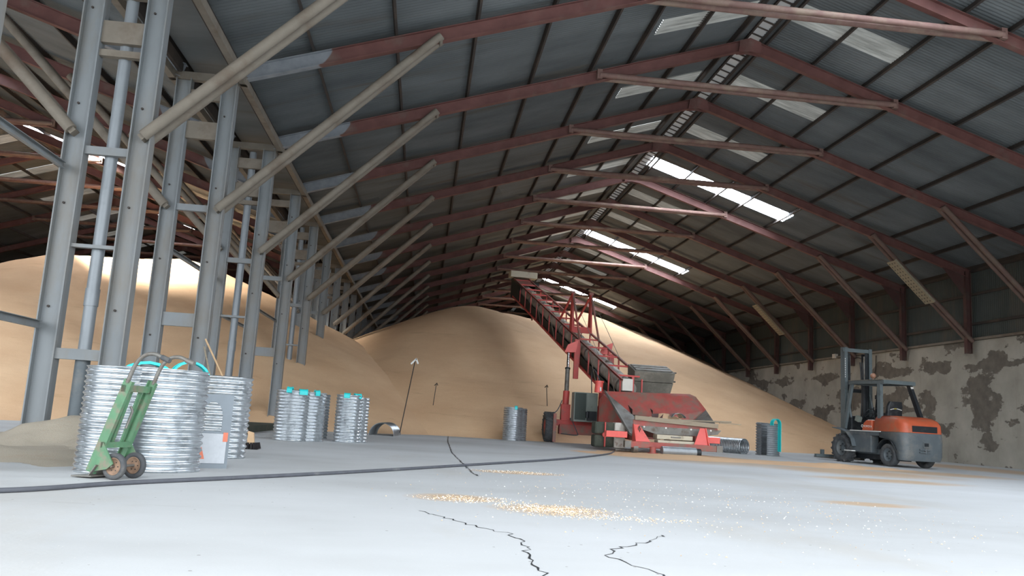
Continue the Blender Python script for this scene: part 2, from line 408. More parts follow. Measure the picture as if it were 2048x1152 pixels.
# low kerb along the valley columns
for xa, xb, ya, yb in ((-5.6, -4.05, 18.6, 84.0),):
    b = MB(); b.box(((xa+xb)/2, (ya+yb)/2, .07), (xb-xa, yb-ya, .18)); tr(b, M['block'])

# purlins: one continuous line each
for hall in (0, 1):
    cx = XR if hall == 0 else mir(XR, 1)
    for side in (-1, 1):
        for i, d in enumerate(PD + [12.55]):
            x = cx+side*d
            z = ZR + .245 - SL*d; b = MB()
            b.chan((0, Yf-0, 0), (0, Yb, 0), .15, .055, .012, up=(side*math.sin(th), 0, math.cos(th)), flip=side)
            o = b.build('roof_purlin', M['purlin'], loc=(x, 0, z))
            tag(o, 'dark roof purlin, %s line down from the ridge, %s slope of the %s hall' % (ORD[i] if i else 'first', 'left' if side < 0 else 'right', 'main' if hall == 0 else 'left-hand'), 'purlin', 'roof purlins')

# ------------------------------------------------------------------ roof frames (origin at the valley line)
def make_frame():
    root = thing('roof_frame', '', 'roof frame', (MX, 0, 0))
    h = HALF
    def zc(x): return ZR - SL*abs(x-h)
    up = lambda sg: (-sg*math.sin(th), 0, math.cos(th))
    for sg, xe in ((-1, .50), (1, 2*h-.62)):
        b = MB(); b.ibeam((h-sg*-.0 if False else h, 0, ZR), (xe, 0, zc(xe)), .30, .16, .016, .012, up=(sg*math.sin(th), 0, math.cos(th)))
        b.build('rafter', M['rafter'], root)
    b = MB(); b.panel([(h-.34, .1, ZR-.28), (h, .1, ZR-.24), (h+.34, .1, ZR-.28), (h+.3, .1, ZR+.06), (h, .1, ZR+.16), (h-.3, .1, ZR+.06)], .014)
    b.panel([(h-.34, -.1, ZR-.28), (h, -.1, ZR-.24), (h+.34, -.1, ZR-.28), (h+.3, -.1, ZR+.06), (h, -.1, ZR+.16), (h-.3, -.1, ZR+.06)], .014)
    b.build('apex_plate', M['rafter'], root)
    zt = 9.98; dx = 4.22
    for s in (-1, 1):
        b = MB(); b.tube((h-dx, s*.125, zt+.04), (h+dx, s*.125, zt+.04), .075, 14)
        b.build('tie_pipe', M['rust_pipe'], root)
    b = MB(); 
    for x in (h-dx, h+dx): b.box((x, 0, zt+.06), (.14, .32, .26))
    b.build('tie_bracket', M['rust_pipe'], root)
    # knee braces
    for sg, mt, zb, x0 in ((1, M['dusty'], 4.46, .50), (-1, M['brace_brown'], 4.68, 2*h-.62)):
        xa = x0; xb = h - sg*(h-4.62)
        for s in (-1, 1):
            b = MB(); y = s*.125
            b.tube((xa, y, zb), (xb, y, zc(xb)-.06), .085, 14)
            b.build('knee_brace', mt, root)
        b = MB()
        for x, z in ((xa, zb), (xb, zc(xb)-.12)): b.box((x, 0, z), (.11, .30, .10), M4.Rotation(-sg*R(45), 3, 'Y'))
        b.build('brace_bracket', mt, root)
    b = MB(); xp = 2*h-.72
    b.ibeam((xp+.02, 0, 4.2), (xp+.02, 0, zc(xp)+.05), .22, .18, .014, .012, up=(1,0,0)); b.build('wall_post', M['post'], root)
    b = MB(); b.panel([(xp-.12, 0, zc(xp)-.9), (xp-.1, 0, zc(xp)-.1), (xp-1.0, 0, zc(xp-1.0)-.14)], .014); b.build('haunch_plate', M['post'], root)
    return root
fr = make_frame(); fr.location = (MX, fy(-1), 0)
K = list(range(-1, NB))
for i, k in enumerate(K):
    o = fr if i == 0 else copy_tree(fr)
    o.location = (MX, fy(k), 0)
    tag(o, ('main-hall roof frame showing only a brace end at the top left corner', 'main-hall roof frame whose dusty knee brace runs out of the top edge')[i] if i < 2 else '%s red-oxide main-hall roof frame with its tie pipe in view, counting back' % (ORD[i-2] if i > 2 else 'first'), 'roof frame', 'main hall roof frames')
for i, k in enumerate(K):
    o = copy_tree(fr); o.location = (MX, fy(k), 0); o.rotation_euler = (0, 0, math.pi)
    tag(o, '%s red-oxide roof frame of the left-hand hall beyond the grey columns' % ORD[i], 'roof frame', 'left-hand hall roof frames')

# ------------------------------------------------------------------ valley columns, in pairs
def make_columns(kind):
    root = thing('column_pair', '', 'column', (MX, 0, 0))
    for x in (-.45, .45):
        b = MB(); b.ibeam((x, 0, 0), (x, 0, 7.12), .30, .20, .018, .014, up=(1,0,0)); 
        for z in (1.9, 3.4, 4.9, 6.4): b.tube((x-.05, -.009, z), (x-.05, -.03, z), .018, 8, m=1)
        b.build('column', [M['column'], M['purlin']], root)
        b = MB(); b.box((x, 0, .012), (.42, .34, .024)); b.build('base_plate', M['column'], root)
    # battens: (height, depth, plate or angle)
    rows = ((.21, .06), (1.25, .15), (2.79, .05), (4.2, .12), (5.7, .1), (6.03, .34), (6.72, .26)) if kind == 0 else ((2.23, .26), (4.46, .13), (6.06, .36), (6.8, .2))
    for z, d in rows:
        b = MB(); b.chan((-.31, -.06, z), (.31, -.06, z), d, .1, .012, flip=-1)
        b.build('batten', M['column'] if z < 5 else M['dusty'], root)
    b = MB(); b.panel([(-.78, 0, 7.10), (.78, 0, 7.10), (.78, 0, 7.26), (-.78, 0, 7.26)], .14); b.build('gutter_bearer', M['dusty'], root)
    return root
pa = make_columns(0); pb = make_columns(1)
for i, k in enumerate(K[:-1]):
    src = pa if k % 2 == 0 else pb
    o = src if k in (0, -1) else copy_tree(src)
    o.location = (MX, fy(k), 0)
    tag(o, 'grey steel columns cut off by the top left corner of the view' if i == 0 else '%s full pair of grey steel I-columns in the row between the two halls' % (ORD[i-1]), 'column', 'valley column pairs')
# rainwater pipes between the columns
for i, k in enumerate((0, 2, 4, 6)):
    root = thing('downpipe', '%s round grey rainwater pipe standing between a pair of columns' % ORD[i], 'pipe', (MX+.02, fy(k)+.1, 0), 0, 'rainwater downpipes')
    b = MB(); b.tube((0, 0, .02), (0, 0, 7.05), .088, 18); b.build('pipe', M['downpipe'], root)
    b = MB(); b.tube((0, 0, 1.95), (0, 0, 2.2), .098, 18); b.build('pipe_socket', M['downpipe'], root)
    b = MB(); b.tube((0, 0, .02), (0, 0, 1.2), .1, 18); b.build('lower_sleeve', M['flgrey'], root)
# light rails joining neighbouring pairs along the row
for n, (ka, kb, x, z, w) in enumerate(((-1, 0, -.46, 1.63, .11), (-1, 0, -.46, 3.93, .10), (1.02, 2, -.44, 3.7, .09), (2, 3, -.46, 2.9, .08), (3, 4, -.46, 3.6, .09))):
    b = MB(); b.chan((0, 0, 0), (0, fy(kb)-fy(ka)-.1, 0), w, .06, .01, flip=1)
    o = b.build('row_rail', M['column'], loc=(MX+x-.12, fy(ka)+.02, z))
    tag(o, ['lower grey angle rail at the left edge running from the first columns', 'upper grey angle rail at the left edge running from the first columns', 'grey rail between the second and third full column pairs', 'grey rail between the third and fourth full column pairs', 'grey rail between the fourth and fifth full column pairs'][n], 'rail', 'rails along the column row')

# perforated trays hung under two right-hand knee braces
for n, k in enumerate((4, 7)):
    root = thing('perforated_tray', ['pale perforated metal tray hung beside the knee brace above the forklift', 'pale perforated metal tray hung beside a far right knee brace'][n], 'tray', (17.3, fy(k)-.50, 7.45), 0, 'trays on the knee braces')
    d = V((1.55, 0, -1.5)); b = MB()
    b.chan((0,0,0), d, .56, .08, .01, up=(0,1,0), flip=1)
    for i in range(14):
        for j in (-1, 0, 1):
            p = d*((i+.7)/14.5) + V((0, j*.17, 0)); nn = V((.69,0,.724)); b.tube(p-nn*.012, p-nn*.016, .028, 6, m=1)
    b.build('tray', [M['tray'], M['purlin']], root)
    b = MB()
    for f in (.15, .85): b.tube(d*f+V((0,.2,0)), d*f+V((.12,.42,.2)), .014, 6)
    b.build('hanger', M['purlin'], root)

# ------------------------------------------------------------------ grain
def seg(x, y, a, b):
    dx, dy = b[0]-a[0], b[1]-a[1]; t = max(0, min(1, ((x-a[0])*dx+(y-a[1])*dy)/(dx*dx+dy*dy+1e-9)))
    return math.hypot(x-a[0]-t*dx, y-a[1]-t*dy), a[2]+t*(b[2]-a[2])
def cone(x, y, pts, m, r=1.2):
    h = -9
    for a, b in zip(pts, pts[1:]):
        d, z = seg(x, y, a, b); h = max(h, z-m*(math.sqrt(d*d+r*r)-r))
    return h
def hmain(x, y):
    return max(cone(x, y, [(2.2,42,6.25),(4.6,46,6.4),(9,84,7.5)], .47, 1.5), cone(x, y, [(8.6,49,7.3),(15,62,7.9),(13,84,8.0)], .435))
def hleft(x, y):
    return max(cone(x, y, [(-11.5,38.8,7.0),(-15,50,7.3),(-17,84,8)], .5), cone(x, y, [(-11.5,38.8,7.0),(-15.5,36.5,6.45),(-20,50,6.6)], .46), cone(x, y, [(-17,32.5,4.95),(-20,50,6.5)], .36))
from mathutils import noise as mn
def pile(name, f, other, x0, x1, ya, label):
    st = .3; nx = int((x1-x0)/st); ny = int((Yb-.1-ya)/st); vs = []; ok = []
    for j in range(ny+1):
        for i in range(nx+1):
            x, y = x0+(x1-x0)*i/nx, ya+(Yb-.1-ya)*j/ny
            z = f(x, y) + .10*mn.noise((x*.35, y*.35, 1.7)) + .035*mn.noise((x*1.3, y*1.3, 4.1)) + .03*mn.noise((x*.25, y*2.2, 9.1))
            zo = other(x, y)
            if abs(x+1.15) < .30 and y < 25.1: z = -1
            vs.append((x, y, max(z, -.06))); ok.append(z > -.05 and z > zo-.45)
    b = MB(); W = nx+1; fs = []
    for j in range(ny):
        for i in range(nx):
            q = (j*W+i, j*W+i+1, (j+1)*W+i+1, (j+1)*W+i)
            if any(ok[a] for a in q): fs.append(q)
    b.add(vs, fs, True); o = b.build(name, M['grain'])
    return tag(o, label, 'grain pile', 'grain piles', 'stuff')
pile('grain_pile', hmain, hleft, -8, WALL_X-.01, 24, 'huge heap of tan wheat grain filling the back of the main hall behind the red loader')
pile('grain_pile', hleft, hmain, LX+.01, 3, 17, 'huge heap of tan wheat grain in the left-hand hall behind the grey columns')
def mound(name, label, mat, cx, cy, rx, ry, h, seed, rot=0, st=.12, cat='spilled grain', gr=None):
    b = MB(); nx, ny = int(2*rx/st), int(2*ry/st); vs = []; ok = []
    for j in range(ny+1):
        for i in range(nx+1):
            u, w = -1+2*i/nx, -1+2*j/ny
            d = math.hypot(u, w) + .35*mn.noise((u*2.2+seed, w*2.2, seed)) ; z = h*max(0, 1-d)**1.3*(1+.35*mn.noise((u*7, w*7, seed)))
            vs.append((u*rx, w*ry, z-.008)); ok.append(d < 1.0)
    W = nx+1
    b.add(vs, [(j*W+i, j*W+i+1, (j+1)*W+i+1, (j+1)*W+i) for j in range(ny) for i in range(nx) if ok[j*W+i] and ok[(j+1)*W+i+1]], True)
    o = b.build(name, mat, loc=(cx, cy, .004)); o.rotation_euler = (0, 0, rot)
    return tag(o, label, cat, gr, 'stuff')
mound('spilled_grain', 'thin spread of spilled grain on the floor under and before the red loader', M['grain'], 6.9, 20.6, 3.2, 2.3, .06, 3.3)
mound('spilled_grain', 'tan drift of spilled grain between the loader and the forklift', M['grain'], 10.3, 20.3, 2.6, 1.5, .07, 8.1, R(20))
mound('grain_dust', 'grey heap of swept grain dust around the feet of the first columns', M['dust'], -4.75, 11.9, 1.9, 1.9, .34, 5.2, cat='dust heap')
mound('grain_dust', 'low grey dust drift spreading left of the corrugated ducts', M['dust'], -4.5, 10.0, 1.4, 1.7, .12, 6.4, cat='dust heap')
def kernels(label, pts):
    b = MB()
    for (cx, cy, rx, ry, n) in pts:
        for _ in range(n):
            a = rnd.random()*6.283; r = math.sqrt(rnd.random())*(.35+.65*rnd.random()); x, y = cx+rx*r*math.cos(a), cy+ry*r*math.sin(a)
            s = .0045+.006*rnd.random(); an = rnd.random()*3.14; ca, sa = math.cos(an)*s, math.sin(an)*s
            b.add([(x-ca, y-sa, .002), (x+sa*.5, y-ca*.5, .002), (x+ca, y+sa, .002), (x-sa*.5, y+ca*.5, .002), (x, y, .002+s*.8)], [(0,1,4),(1,2,4),(2,3,4),(3,0,4)], m=rnd.randrange(3) // 2)
    return tag(b.build('grain_kernels', [M['kernel'], M['white']]), label, 'spilled grain', None, 'stuff')
kernels('loose wheat kernels strewn over the open concrete floor in the foreground', ((1.15,7.0,.6,.45,1100),(.45,7.5,.6,.4,450),(1.35,11.4,.8,.4,500),(3,8,4,4.5,700),(1.5,6.6,.9,.25,300)))

# cracks and a joint in the slab
def crack(pts, w, mat=None, jag=.03):
    P = []
    for a, c in zip(pts, pts[1:]):
        n = max(2, int(math.hypot(c[0]-a[0], c[1]-a[1])/.06))
        for i in range(n): P.append((a[0]+(c[0]-a[0])*i/n+rnd.uniform(-jag, jag), a[1]+(c[1]-a[1])*i/n+rnd.uniform(-jag, jag)))
    P.append(pts[-1]); vs = []
    for i, p in enumerate(P):
        q = P[min(i+1, len(P)-1)]; r = P[max(i-1, 0)]; tx, ty = q[0]-r[0], q[1]-r[1]; L = math.hypot(tx, ty)+1e-9
        ww = w*(.25+.9*rnd.random())/2; vs += [(p[0]-ty/L*ww, p[1]+tx/L*ww, .0015), (p[0]+ty/L*ww, p[1]-tx/L*ww, .0015)]
    b = MB(); b.add(vs, [(2*i, 2*i+2, 2*i+3, 2*i+1) for i in range(len(P)-1)])
    return b.build('crack', M['fldark'], floor)
crack([(.02,6.5),(.28,6.0),(.62,5.45),(.68,5.1),(.62,4.5),(.66,4.1),(.6,3.6)], .014)
crack([(1.72,5.75),(1.45,5.3),(1.17,4.95),(1.10,4.72),(1.18,4.5),(1.26,4.3),(1.36,4.0),(1.5,3.6)], .016)
crack([(.9,27.4),(.72,22),(.62,16),(.70,11.0),(.75,10.4)], .03, jag=.015)

# hose lying across the floor
def catmull(P, n=8):
    P = [V(p) for p in P]; out = []
    for i in range(len(P)-1):
        a, b, c, d = P[max(i-1,0)], P[i], P[i+1], P[min(i+2,len(P)-1)]
        for j in range(n):
            t = j/n; out.append(.5*((2*b)+(c-a)*t+(2*a-5*b+4*c-d)*t*t+(3*b-a-3*c+d)*t**3))
    return out+[P[-1]]
b = MB(); b.path(catmull([(-4.2,5.2,.019),(-2.95,6.3,.019),(-2.42,7.27,.019),(-1.63,8.4,.019),(-.5,10.15,.019),(1.28,13.2,.019),(2.5,15.3,.019),(3.64,17.6,.019),(4.5,19.6,.019),(5.0,21.2,.019)], 10), .019, 8)
tag(b.build('floor_hose', M['hose']), 'long black hose lying across the floor from the left edge to the loader', 'hose')

# ------------------------------------------------------------------ corrugated half-round ducts standing on end
def duct_mb(r, h, a0, a1, pitch=.068, amp=.011, n=36):
    prof = []; k = int(h/pitch*8)
    for i in range(k+1):
        z = h*i/k; prof.append((r+amp*math.sin(2*math.pi*z/pitch), z))
    inner = [(q-.004, z) for q, z in prof[::-1]]
    b = MB(); b.lathe(prof+inner, M4.Identity(4), n, R(a0), R(a1), True, close=True)
    for a in (a0, a1):      # cut edges
        ca, sa = math.cos(R(a)), math.sin(R(a)); L = len(prof)
        b.add([(q*ca, q*sa, z) for q, z in prof]+[((q-.004)*ca, (q-.004)*sa, z) for q, z in prof], [(i, i+1, L+i+1, L+i) for i in range(L-1)])
    return b
def duct(label, x, y, r, h, a0, a1, mat=None, grp='corrugated ducts on end', tilt=(0,0), **kw):
    o = duct_mb(r, h, a0, a1, **kw).build('corrugated_duct', mat or M['galv'], loc=(x, y, 0)); o.rotation_euler = (R(tilt[0]), R(tilt[1]), 0)
    return tag(o, label, 'duct', grp)
def hook(label, x, y, z, r, leg, ang, w=.09, leg2=.06, grp='turquoise carrying hooks'):
    """flat plastic strap bent over a duct edge like a walking-stick handle"""
    root = thing('plastic_hook', label, 'hook', (x, y, z), ang, grp)
    P = [(-r, 0, -leg2), (-r, 0, 0)] + [(-r*math.cos(math.pi*i/12), 0, r*math.sin(math.pi*i/12)) for i in range(1, 12)] + [(r, 0, 0), (r, 0, -leg)]
    b = MB(); b.strip(P, (0, w, 0), .012); st = b.build('strap', M['teal'], root)
    b = MB()
    for s in (-1, 1): b.strip([V(p)*1.0 for p in P], (0, .008, 0), .03); b.v[-4*len(P):] = [(q[0], q[1]+s*w/2, q[2]) for q in b.v[-4*len(P):]]
    b.build('edge_rib', M['teal'], st)
    return root
# beside the hand truck
duct('narrow shiny corrugated half-round duct at the left, behind the green hand truck', -2.97, 8.42, .29, 1.0, 178, 330, pitch=.052, amp=.009)
duct('wide corrugated half-round duct standing right of the green hand truck', -2.76, 9.0, .52, 1.02, 236, 352, pitch=.068, amp=.013)
duct('corrugated half-round duct standing behind the plate with the arched hole', -2.64, 11.35, .35, 1.05, 180, 366)
hook('large turquoise hook arching over the ducts just behind the hand truck handles', -2.93, 9.1, .74, .35, .3, R(32), .1)
hook('turquoise hook over the duct top next to the leaning broom', -3.10, 11.3, .95, .26, .45, R(32), .1)
# plate with an arched opening
root = thing('arch_plate', 'grey sheet-metal end plate with an arched hole and a pale label', 'plate', (-2.33, 9.42, 0), R(24))
b = MB(); w, hh, hw, z0, za = .42, .80, .11, .40, .55
out = [(-w/2, 0), (w/2, 0), (w/2, hh), (-w/2, hh)]
arc = [(hw*math.cos(a), za+ (hw+.06)*math.sin(a)) for a in [math.pi*i/14 for i in range(15)]]
Lp = [(-hw, z0)] + [(x, z) for x, z in arc[::-1]] + [(hw, z0)]
q = MB(); vs = []; 
def plate_side(y):
    o = len(q.v); P = [(-w/2, 0), (-w/2, hh), (w/2, hh), (w/2, 0)]; vs = [(x+.04, y, z) for x, z in P] + [(x+.04, y, z) for x, z in Lp]
    n = len(Lp); half = n//2
    fs = [(0, 4, 4+n-1, 3), (0, 1) + tuple(4+i for i in range(half, -1, -1)), (1, 2, 4+half), (2, 3) + tuple(4+i for i in range(n-1, half-1, -1))]
    q.add(vs, fs)
plate_side(-.004); plate_side(.004)
q.panel([(-w/2+.04, 0, 0), (-w/2-.03, .16, 0), (-w/2-.03, .16, hh), (-w/2+.04, 0, hh)], .006)
pl = q.build('plate', M['plate'], root)
b = MB(); b.box((.05, -.012, .215), (.33, .006, .32)); lb = b.build('label_sheet', M['label'], root)
b = MB(); b.panel([(-.10, -.017, .10), (-.0, -.017, .10), (-.04, -.017, .23)], .003); b.box((.2, -.017, .34), (.05, .003, .1)); b.build('printed_mark', M['orangeprint'], lb)
b = MB(); b.box((-w/2+.045, -.01, hh/2), (.018, .016, hh)); b.build('folded_edge', M['galv'], root)
# stack by the third columns
duct('foremost corrugated duct of the three-duct stack right of the columns', -2.66, 17.62, .37, 1.03, 186, 330, pitch=.066)
duct('corrugated duct nested at the right rear of the three-duct stack', -2.42, 17.9, .37, 1.01, 210, 362, pitch=.066)
duct('dark inward-facing corrugated duct at the right rear of the three-duct stack', -2.42, 19.0, .36, 1.0, 30, 150, M['galv_dull'])
hook('left of three small turquoise hooks on the three-duct stack', -2.72, 17.29, 1.03, .05, .10, R(80), .10)
hook('middle of three small turquoise hooks on the three-duct stack', -2.46, 17.33, 1.0, .05, .10, R(110), .16)
hook('right of three small turquoise hooks on the three-duct stack', -2.22, 17.62, 1.0, .05, .10, R(120), .09)
# two-duct stack
duct('foremost corrugated duct of the pair left of the half-buried arch', -1.59, 18.3, .28, 1.01, 182, 352, pitch=.07)
duct('rear corrugated duct of the pair left of the half-buried arch', -1.47, 18.55, .29, .97, 230, 372, pitch=.07)
hook('left turquoise hook on the pair of ducts before the grain', -1.63, 18.04, 1.0, .04, .10, R(90), .12)
hook('right turquoise hook on the pair of ducts before the grain', -1.42, 18.16, 1.0, .04, .10, R(120), .14)
# duct left of the loader wheel
duct('front duct of the pair left of the loader wheel', 2.93, 26.75, .31, 1.06, 176, 345, pitch=.07)
duct('rear duct of the pair left of the loader wheel', 3.1, 26.95, .31, 1.04, 220, 372, pitch=.07)
hook('small turquoise hook on the ducts left of the loader wheel', 2.98, 26.45, 1.05, .05, .10, R(90), .08)
# dark ducts right of the loader
duct('dark corrugated duct standing open side forward, right of the loader', 11.42, 26.55, .36, 1.06, 60, 215, M['galv_dull'], pitch=.09, amp=.016)
duct('dark corrugated duct nested on the right, under the long turquoise hook', 11.46, 26.5, .33, 1.04, 235, 350, M['galv_dull'])
hook('long turquoise hook hanging down the right side of the dark ducts', 11.52, 26.12, 1.04, .15, .90, R(14), .14, .06)
# half-buried arch and pipe
def lying(label, name, x, y, r, L, ang, full, mat):
    prof = []; k = int(L/.068*6)
    for i in range(k+1): prof.append((r+.010*math.sin(2*math.pi*L*i/k/.068), L*i/k))
    inner = [(q-.004, z) for q, z in prof[::-1]]
    b = MB(); b.lathe(prof+inner, M4.Rotation(R(-90), 4, 'X'), 40, R(180) if not full else 0, R(360) if not full else 2*math.pi, True, close=True)
    o = b.build(name, mat, loc=(x, y, r-.03 if full else 0)); o.rotation_euler = (0, 0, ang); return tag(o, label, 'duct', 'ducts lying on the floor')
lying('half-round duct lying open end forward, half buried in the main grain heap', 'corrugated_duct', -1.12, 24.0, .36, 1.5, R(-6), False, M['galv'])
lying('galvanised round pipe lying on the floor right behind the loader, open end forward', 'galvanised_pipe', 10.62, 26.5, .26, 1.7, R(30), True, M['galv'])
# probes in the grain
def probe(label, a, b_, r, head):
    root = thing('grain_probe', label, 'probe rod', a, 0, 'probe rods in the grain'); d = V(b_)-V(a)
    b = MB(); b.tube((0,0,0), d, r, 8); b.build('rod', M['purlin'], root)
    b = MB(); hs = 1 if head else .55; b.beam(d+V((-.12,0,-.1))*hs, d+V((.04,0,.08))*hs, .05*hs, .05*hs); b.beam(d+V((.03,0,.08))*hs, d+V((.1,0,-.08))*hs, .05*hs, .05*hs); b.build('probe_head', M['white'] if head else M['purlin'], root)
probe('tall thin probe rod with a pale hooked head by the half-buried arch', (-.62, 24.9, .1), (-.35, 26.0, 2.3), .016, True)
probe('short dark probe rod sticking out of the grain right of the tall rod', (.35, 29.6, .9), (.42, 29.8, 1.75), .012, False)
probe('short probe rod with a dark head in the grain left of the loader mast', (4.55, 30.2, 1.2), (4.5, 30.3, 1.95), .014, False)
# broom
root = thing('broom', 'broom with pale wooden handle leaning behind the near corrugated ducts', 'broom', (-2.66, 13.6, 0))
b = MB(); b.tube((0, 0, .14), (-1.0, .42, 1.72), .015, 10); b.build('handle', M['broomwood'], root)
b = MB(); b.panel([(-.06,-.05,.08), (.06,-.05,.08), (.03,-.03,.26), (-.05,-.03,.28)], .07); b.build('broom_head', M['broomwood'], root)
b = MB()
for i in range(9): b.beam((-.09+.022*i, -.05, .1), (-.11+.028*i, -.06, .004), .03, .11)
b.build('bristles', M['bristle'], root)
root = thing('shovel', 'thin brown tool handle leaning beside the broom at the column', 'shovel', (-3.2, 13.75, 0))
b = MB(); b.tube((0, 0, .3), (-.5, .4, 1.6), .014, 8); b.build('handle', M['wood'], root)
b = MB(); b.panel([(.0,0,.34), (-.11,0,.26), (-.10,.0,.02), (.0,.0,0), (.10,.0,.02), (.11,0,.26)], .01); b.build('blade', M['steel'], root)

# ------------------------------------------------------------------ green hand truck
root = thing('hand_truck', 'worn green two-wheeled hand truck leaning against the corrugated ducts', 'hand truck', (-2.72, 7.83, 0), R(-21))
lean = R(15)
def ht(u, w, s=0):   # u along the rails, w off the rails (towards the load, -x), s across (y)
    return V((math.sin(lean)*u - math.cos(lean)*w, s, .03 + math.cos(lean)*u + math.sin(lean)*w))
HW = .17
for sgn in (-1, 1):
    y = sgn*HW; b = MB(); b.chan(ht(.0, .09, y), ht(.86, .03, y), .09, .035, .008, up=(math.cos(lean), 0, -math.sin(lean)), flip=-sgn); b.build('side_rail', M['green'], root)
    b = MB(); P = [ht(.84, .03, y), ht(.98, .02, y), ht(1.07, -.01, y), ht(1.13, -.07, y), ht(1.155, -.15, y), ht(1.15, -.22, y)]; b.path(catmull(P, 6), .018, 8); hd = b.build('handle', M['steel'], root)
    b = MB(); b.path([P[-1], P[-1]+(P[-1]-P[-2]).normalized()*.09], .024, 8); b.build('grip', M['rubber'] if sgn < 0 else M['steel'], hd)
for u, d in ((.26, .05), (.78, .06)):
    b = MB(); b.beam(ht(u, .05, -HW), ht(u, .05, HW), .05, d); b.build('crossbar', M['green'], root)
for s in (-.06, .06):
    b = MB(); b.beam(ht(.27, .06, s), ht(.78, .05, s), .035, .018, up=(1,0,0)); b.build('slat', M['green'], root)
b = MB(); b.path([ht(.62, .05, .0), ht(.58, .02, .01), ht(.5, .03, .02), ht(.42, .02, 0)], .012, 6); b.build('hanging_chain', M['steel'], root)
b = MB(); b.panel([(-.25, -.2, .012), (-.03, -.21, .022), (-.03, .21, .022), (-.25, .2, .012)], .012); b.panel([(-.07, -.205, .02), (-.0, -.205, .12), (-.0, .205, .12), (-.07, .205, .02)], .01); b.build('toe_plate', M['steel'], root)
for sgn in (-1, 1):
    b = MB(); b.panel([ht(.02, .05, sgn*HW), ht(.28, .05, sgn*HW), (.15, sgn*HW, .14), (.09, sgn*HW, .09)], .012); b.build('axle_bracket', M['green'], root)
b = MB(); b.tube((.13, -.17, .115), (.13, .17, .115), .012, 10); b.build('axle', M['steel'], root)
def wheel(parent, cx, cy, cz, R0, w, hub, tmat, hmat, axis='Y', lugs=0, n=36):
    mt = M4.Translation((cx, cy, cz)) @ (M4.Rotation(R(90), 4, 'X') if axis == 'Y' else M4.Rotation(R(90), 4, 'Y'))
    h = w/2; ri = R0*hub
    b = MB(); b.lathe([(ri, -h*.8), (R0*.80, -h), (R0*.94, -h*.9), (R0, -h*.6), (R0, h*.6), (R0*.94, h*.9), (R0*.80, h), (ri, h*.8), (ri*.97, 0)], mt, n, smooth=True, close=True)
    for i in range(lugs):
        for s in (-1, 1):
            a = 2*math.pi*(i+.5*(s > 0))/lugs; c = V((math.cos(a)*R0*.985, math.sin(a)*R0*.985, s*h*.48))
            rr = M4.Rotation(a, 3, 'Z') @ M4.Rotation(s*R(28), 3, 'X')
            vs = [mt @ (rr @ V((x, y, z)) + c) for x in (-.03, .022) for y in (-R0*.07, R0*.07) for z in (-h*.5, h*.5)]
            b.add(vs, [(0,1,3,2),(4,6,7,5),(0,4,5,1),(2,3,7,6),(0,2,6,4),(1,5,7,3)])
    ty = b.build('tyre', tmat, parent)
    b = MB(); b.lathe([(0, -h*.35), (ri*.28, -h*.42), (ri*.36, -h*.3), (ri*.7, -h*.15), (ri*.86, -h*.6), (ri, -h*.82), (ri, h*.82), (ri*.86, h*.6), (ri*.7, h*.15), (ri*.36, h*.3), (ri*.28, h*.42), (0, h*.35)], mt, n)
    for s in (-1, 1):
        for i in range(6):
            a = math.pi*2*i/6; p = V((math.cos(a)*ri*.52, math.sin(a)*ri*.52, s*h*.2)); b.tube(mt @ p, mt @ (p+V((0,0,s*h*.22))), ri*.06, 8, m=1)
    b.build('wheel_disc', [hmat, M['fldark']], ty)
    return ty
for s in (-1, 1): wheel(root, .13, s*.125, .115, .115, .05, .66, M['rubber'], M['rustdisc'])

# ------------------------------------------------------------------ red grain loader
LO = V((6.45, 22.0, 0))
ld = thing('grain_loader', 'red mobile grain loader with hopper, raised conveyor boom and grey boxes', 'grain loader', LO)
def L(p): return V(p) - LO
A = V((5.85, 24.0, 2.03)); B = V((3.82, 38.0, 7.23)); D = B-A           # upper left rail of the boom
side = V((D.y, -D.x, 0)).normalized(); W = .70
dn = V((0, 0, -1))
def bp(t, s, h): return A + D*t + side*(W*s) + dn*h - LO                  # t along, s across 0..1, h below the rails
T0 = -.05
for s in (0, 1):
    b = MB(); b.chan(bp(0 if s == 0 else .05, s, 0), bp(1, s, 0), .07, .06, .01, flip=1 if s else -1); b.build('boom_rail', M['redworn'], ld)
    b = MB(); b.beam(bp(T0, s, .9), bp(1, s, .87), .06, .07); b.build('bottom_chord', M['red'], ld)
NR = 15
for i in range(NR):
    t = .03 + .94*i/(NR-1); b = MB(); b.beam(bp(t, 0, 0), bp(t, 1, 0), .05, .05); b.build('rung', M['red'], ld)
for i in range(NR):
    t = .02 + .96*i/(NR-1)
    for s in (0, 1):
        b = MB(); b.chan(bp(t, s, .03), bp(t, s, .88), .07, .04, .008, up=(0, 1, 0), flip=1); b.build('boom_stud', M['red'], ld)
for t in (.02, .16, .5, .64):
    b = MB(); b.beam(bp(t, -.03, .86), bp(t+.06, -.03, .05), .02, .03); b.build('lattice_bar', M['dusty'], ld)
b = MB(); b.tube(bp(.03, .5, .42), bp(.93, .5, .38), .26, 28); tb = b.build('conveyor_tube', M['tubegrey'], ld)
for i in range(9):
    t = .05 + .87*i/8; b = MB(); b.tube(bp(t, .5, .415), bp(t+.006, .5, .415), .285, 28); q = bp(t+.003, .5, .12); b.box(q, (.09, .06, .05)); b.build('tube_clamp', M['steel'], tb)
b = MB()
for i in range(13): b.box(bp(.33+.05*i, .5, .115), (.2, .22, .03), M4.Rotation(R(20), 3, 'X'))
b.build('cover_plate', M['cream'], tb)
b = MB()
P0, P1 = bp(T0, .06, .78), bp(.99, .06, .76); Q0, Q1 = bp(T0, .94, .78), bp(.99, .94, .76)
b.panel([P0, P1, Q1, Q0], .03)
for s in (.05, .95): b.panel([bp(T0, s, .60), bp(.99, s, .45), bp(.99, s, .84), bp(T0, s, .88)], .012)
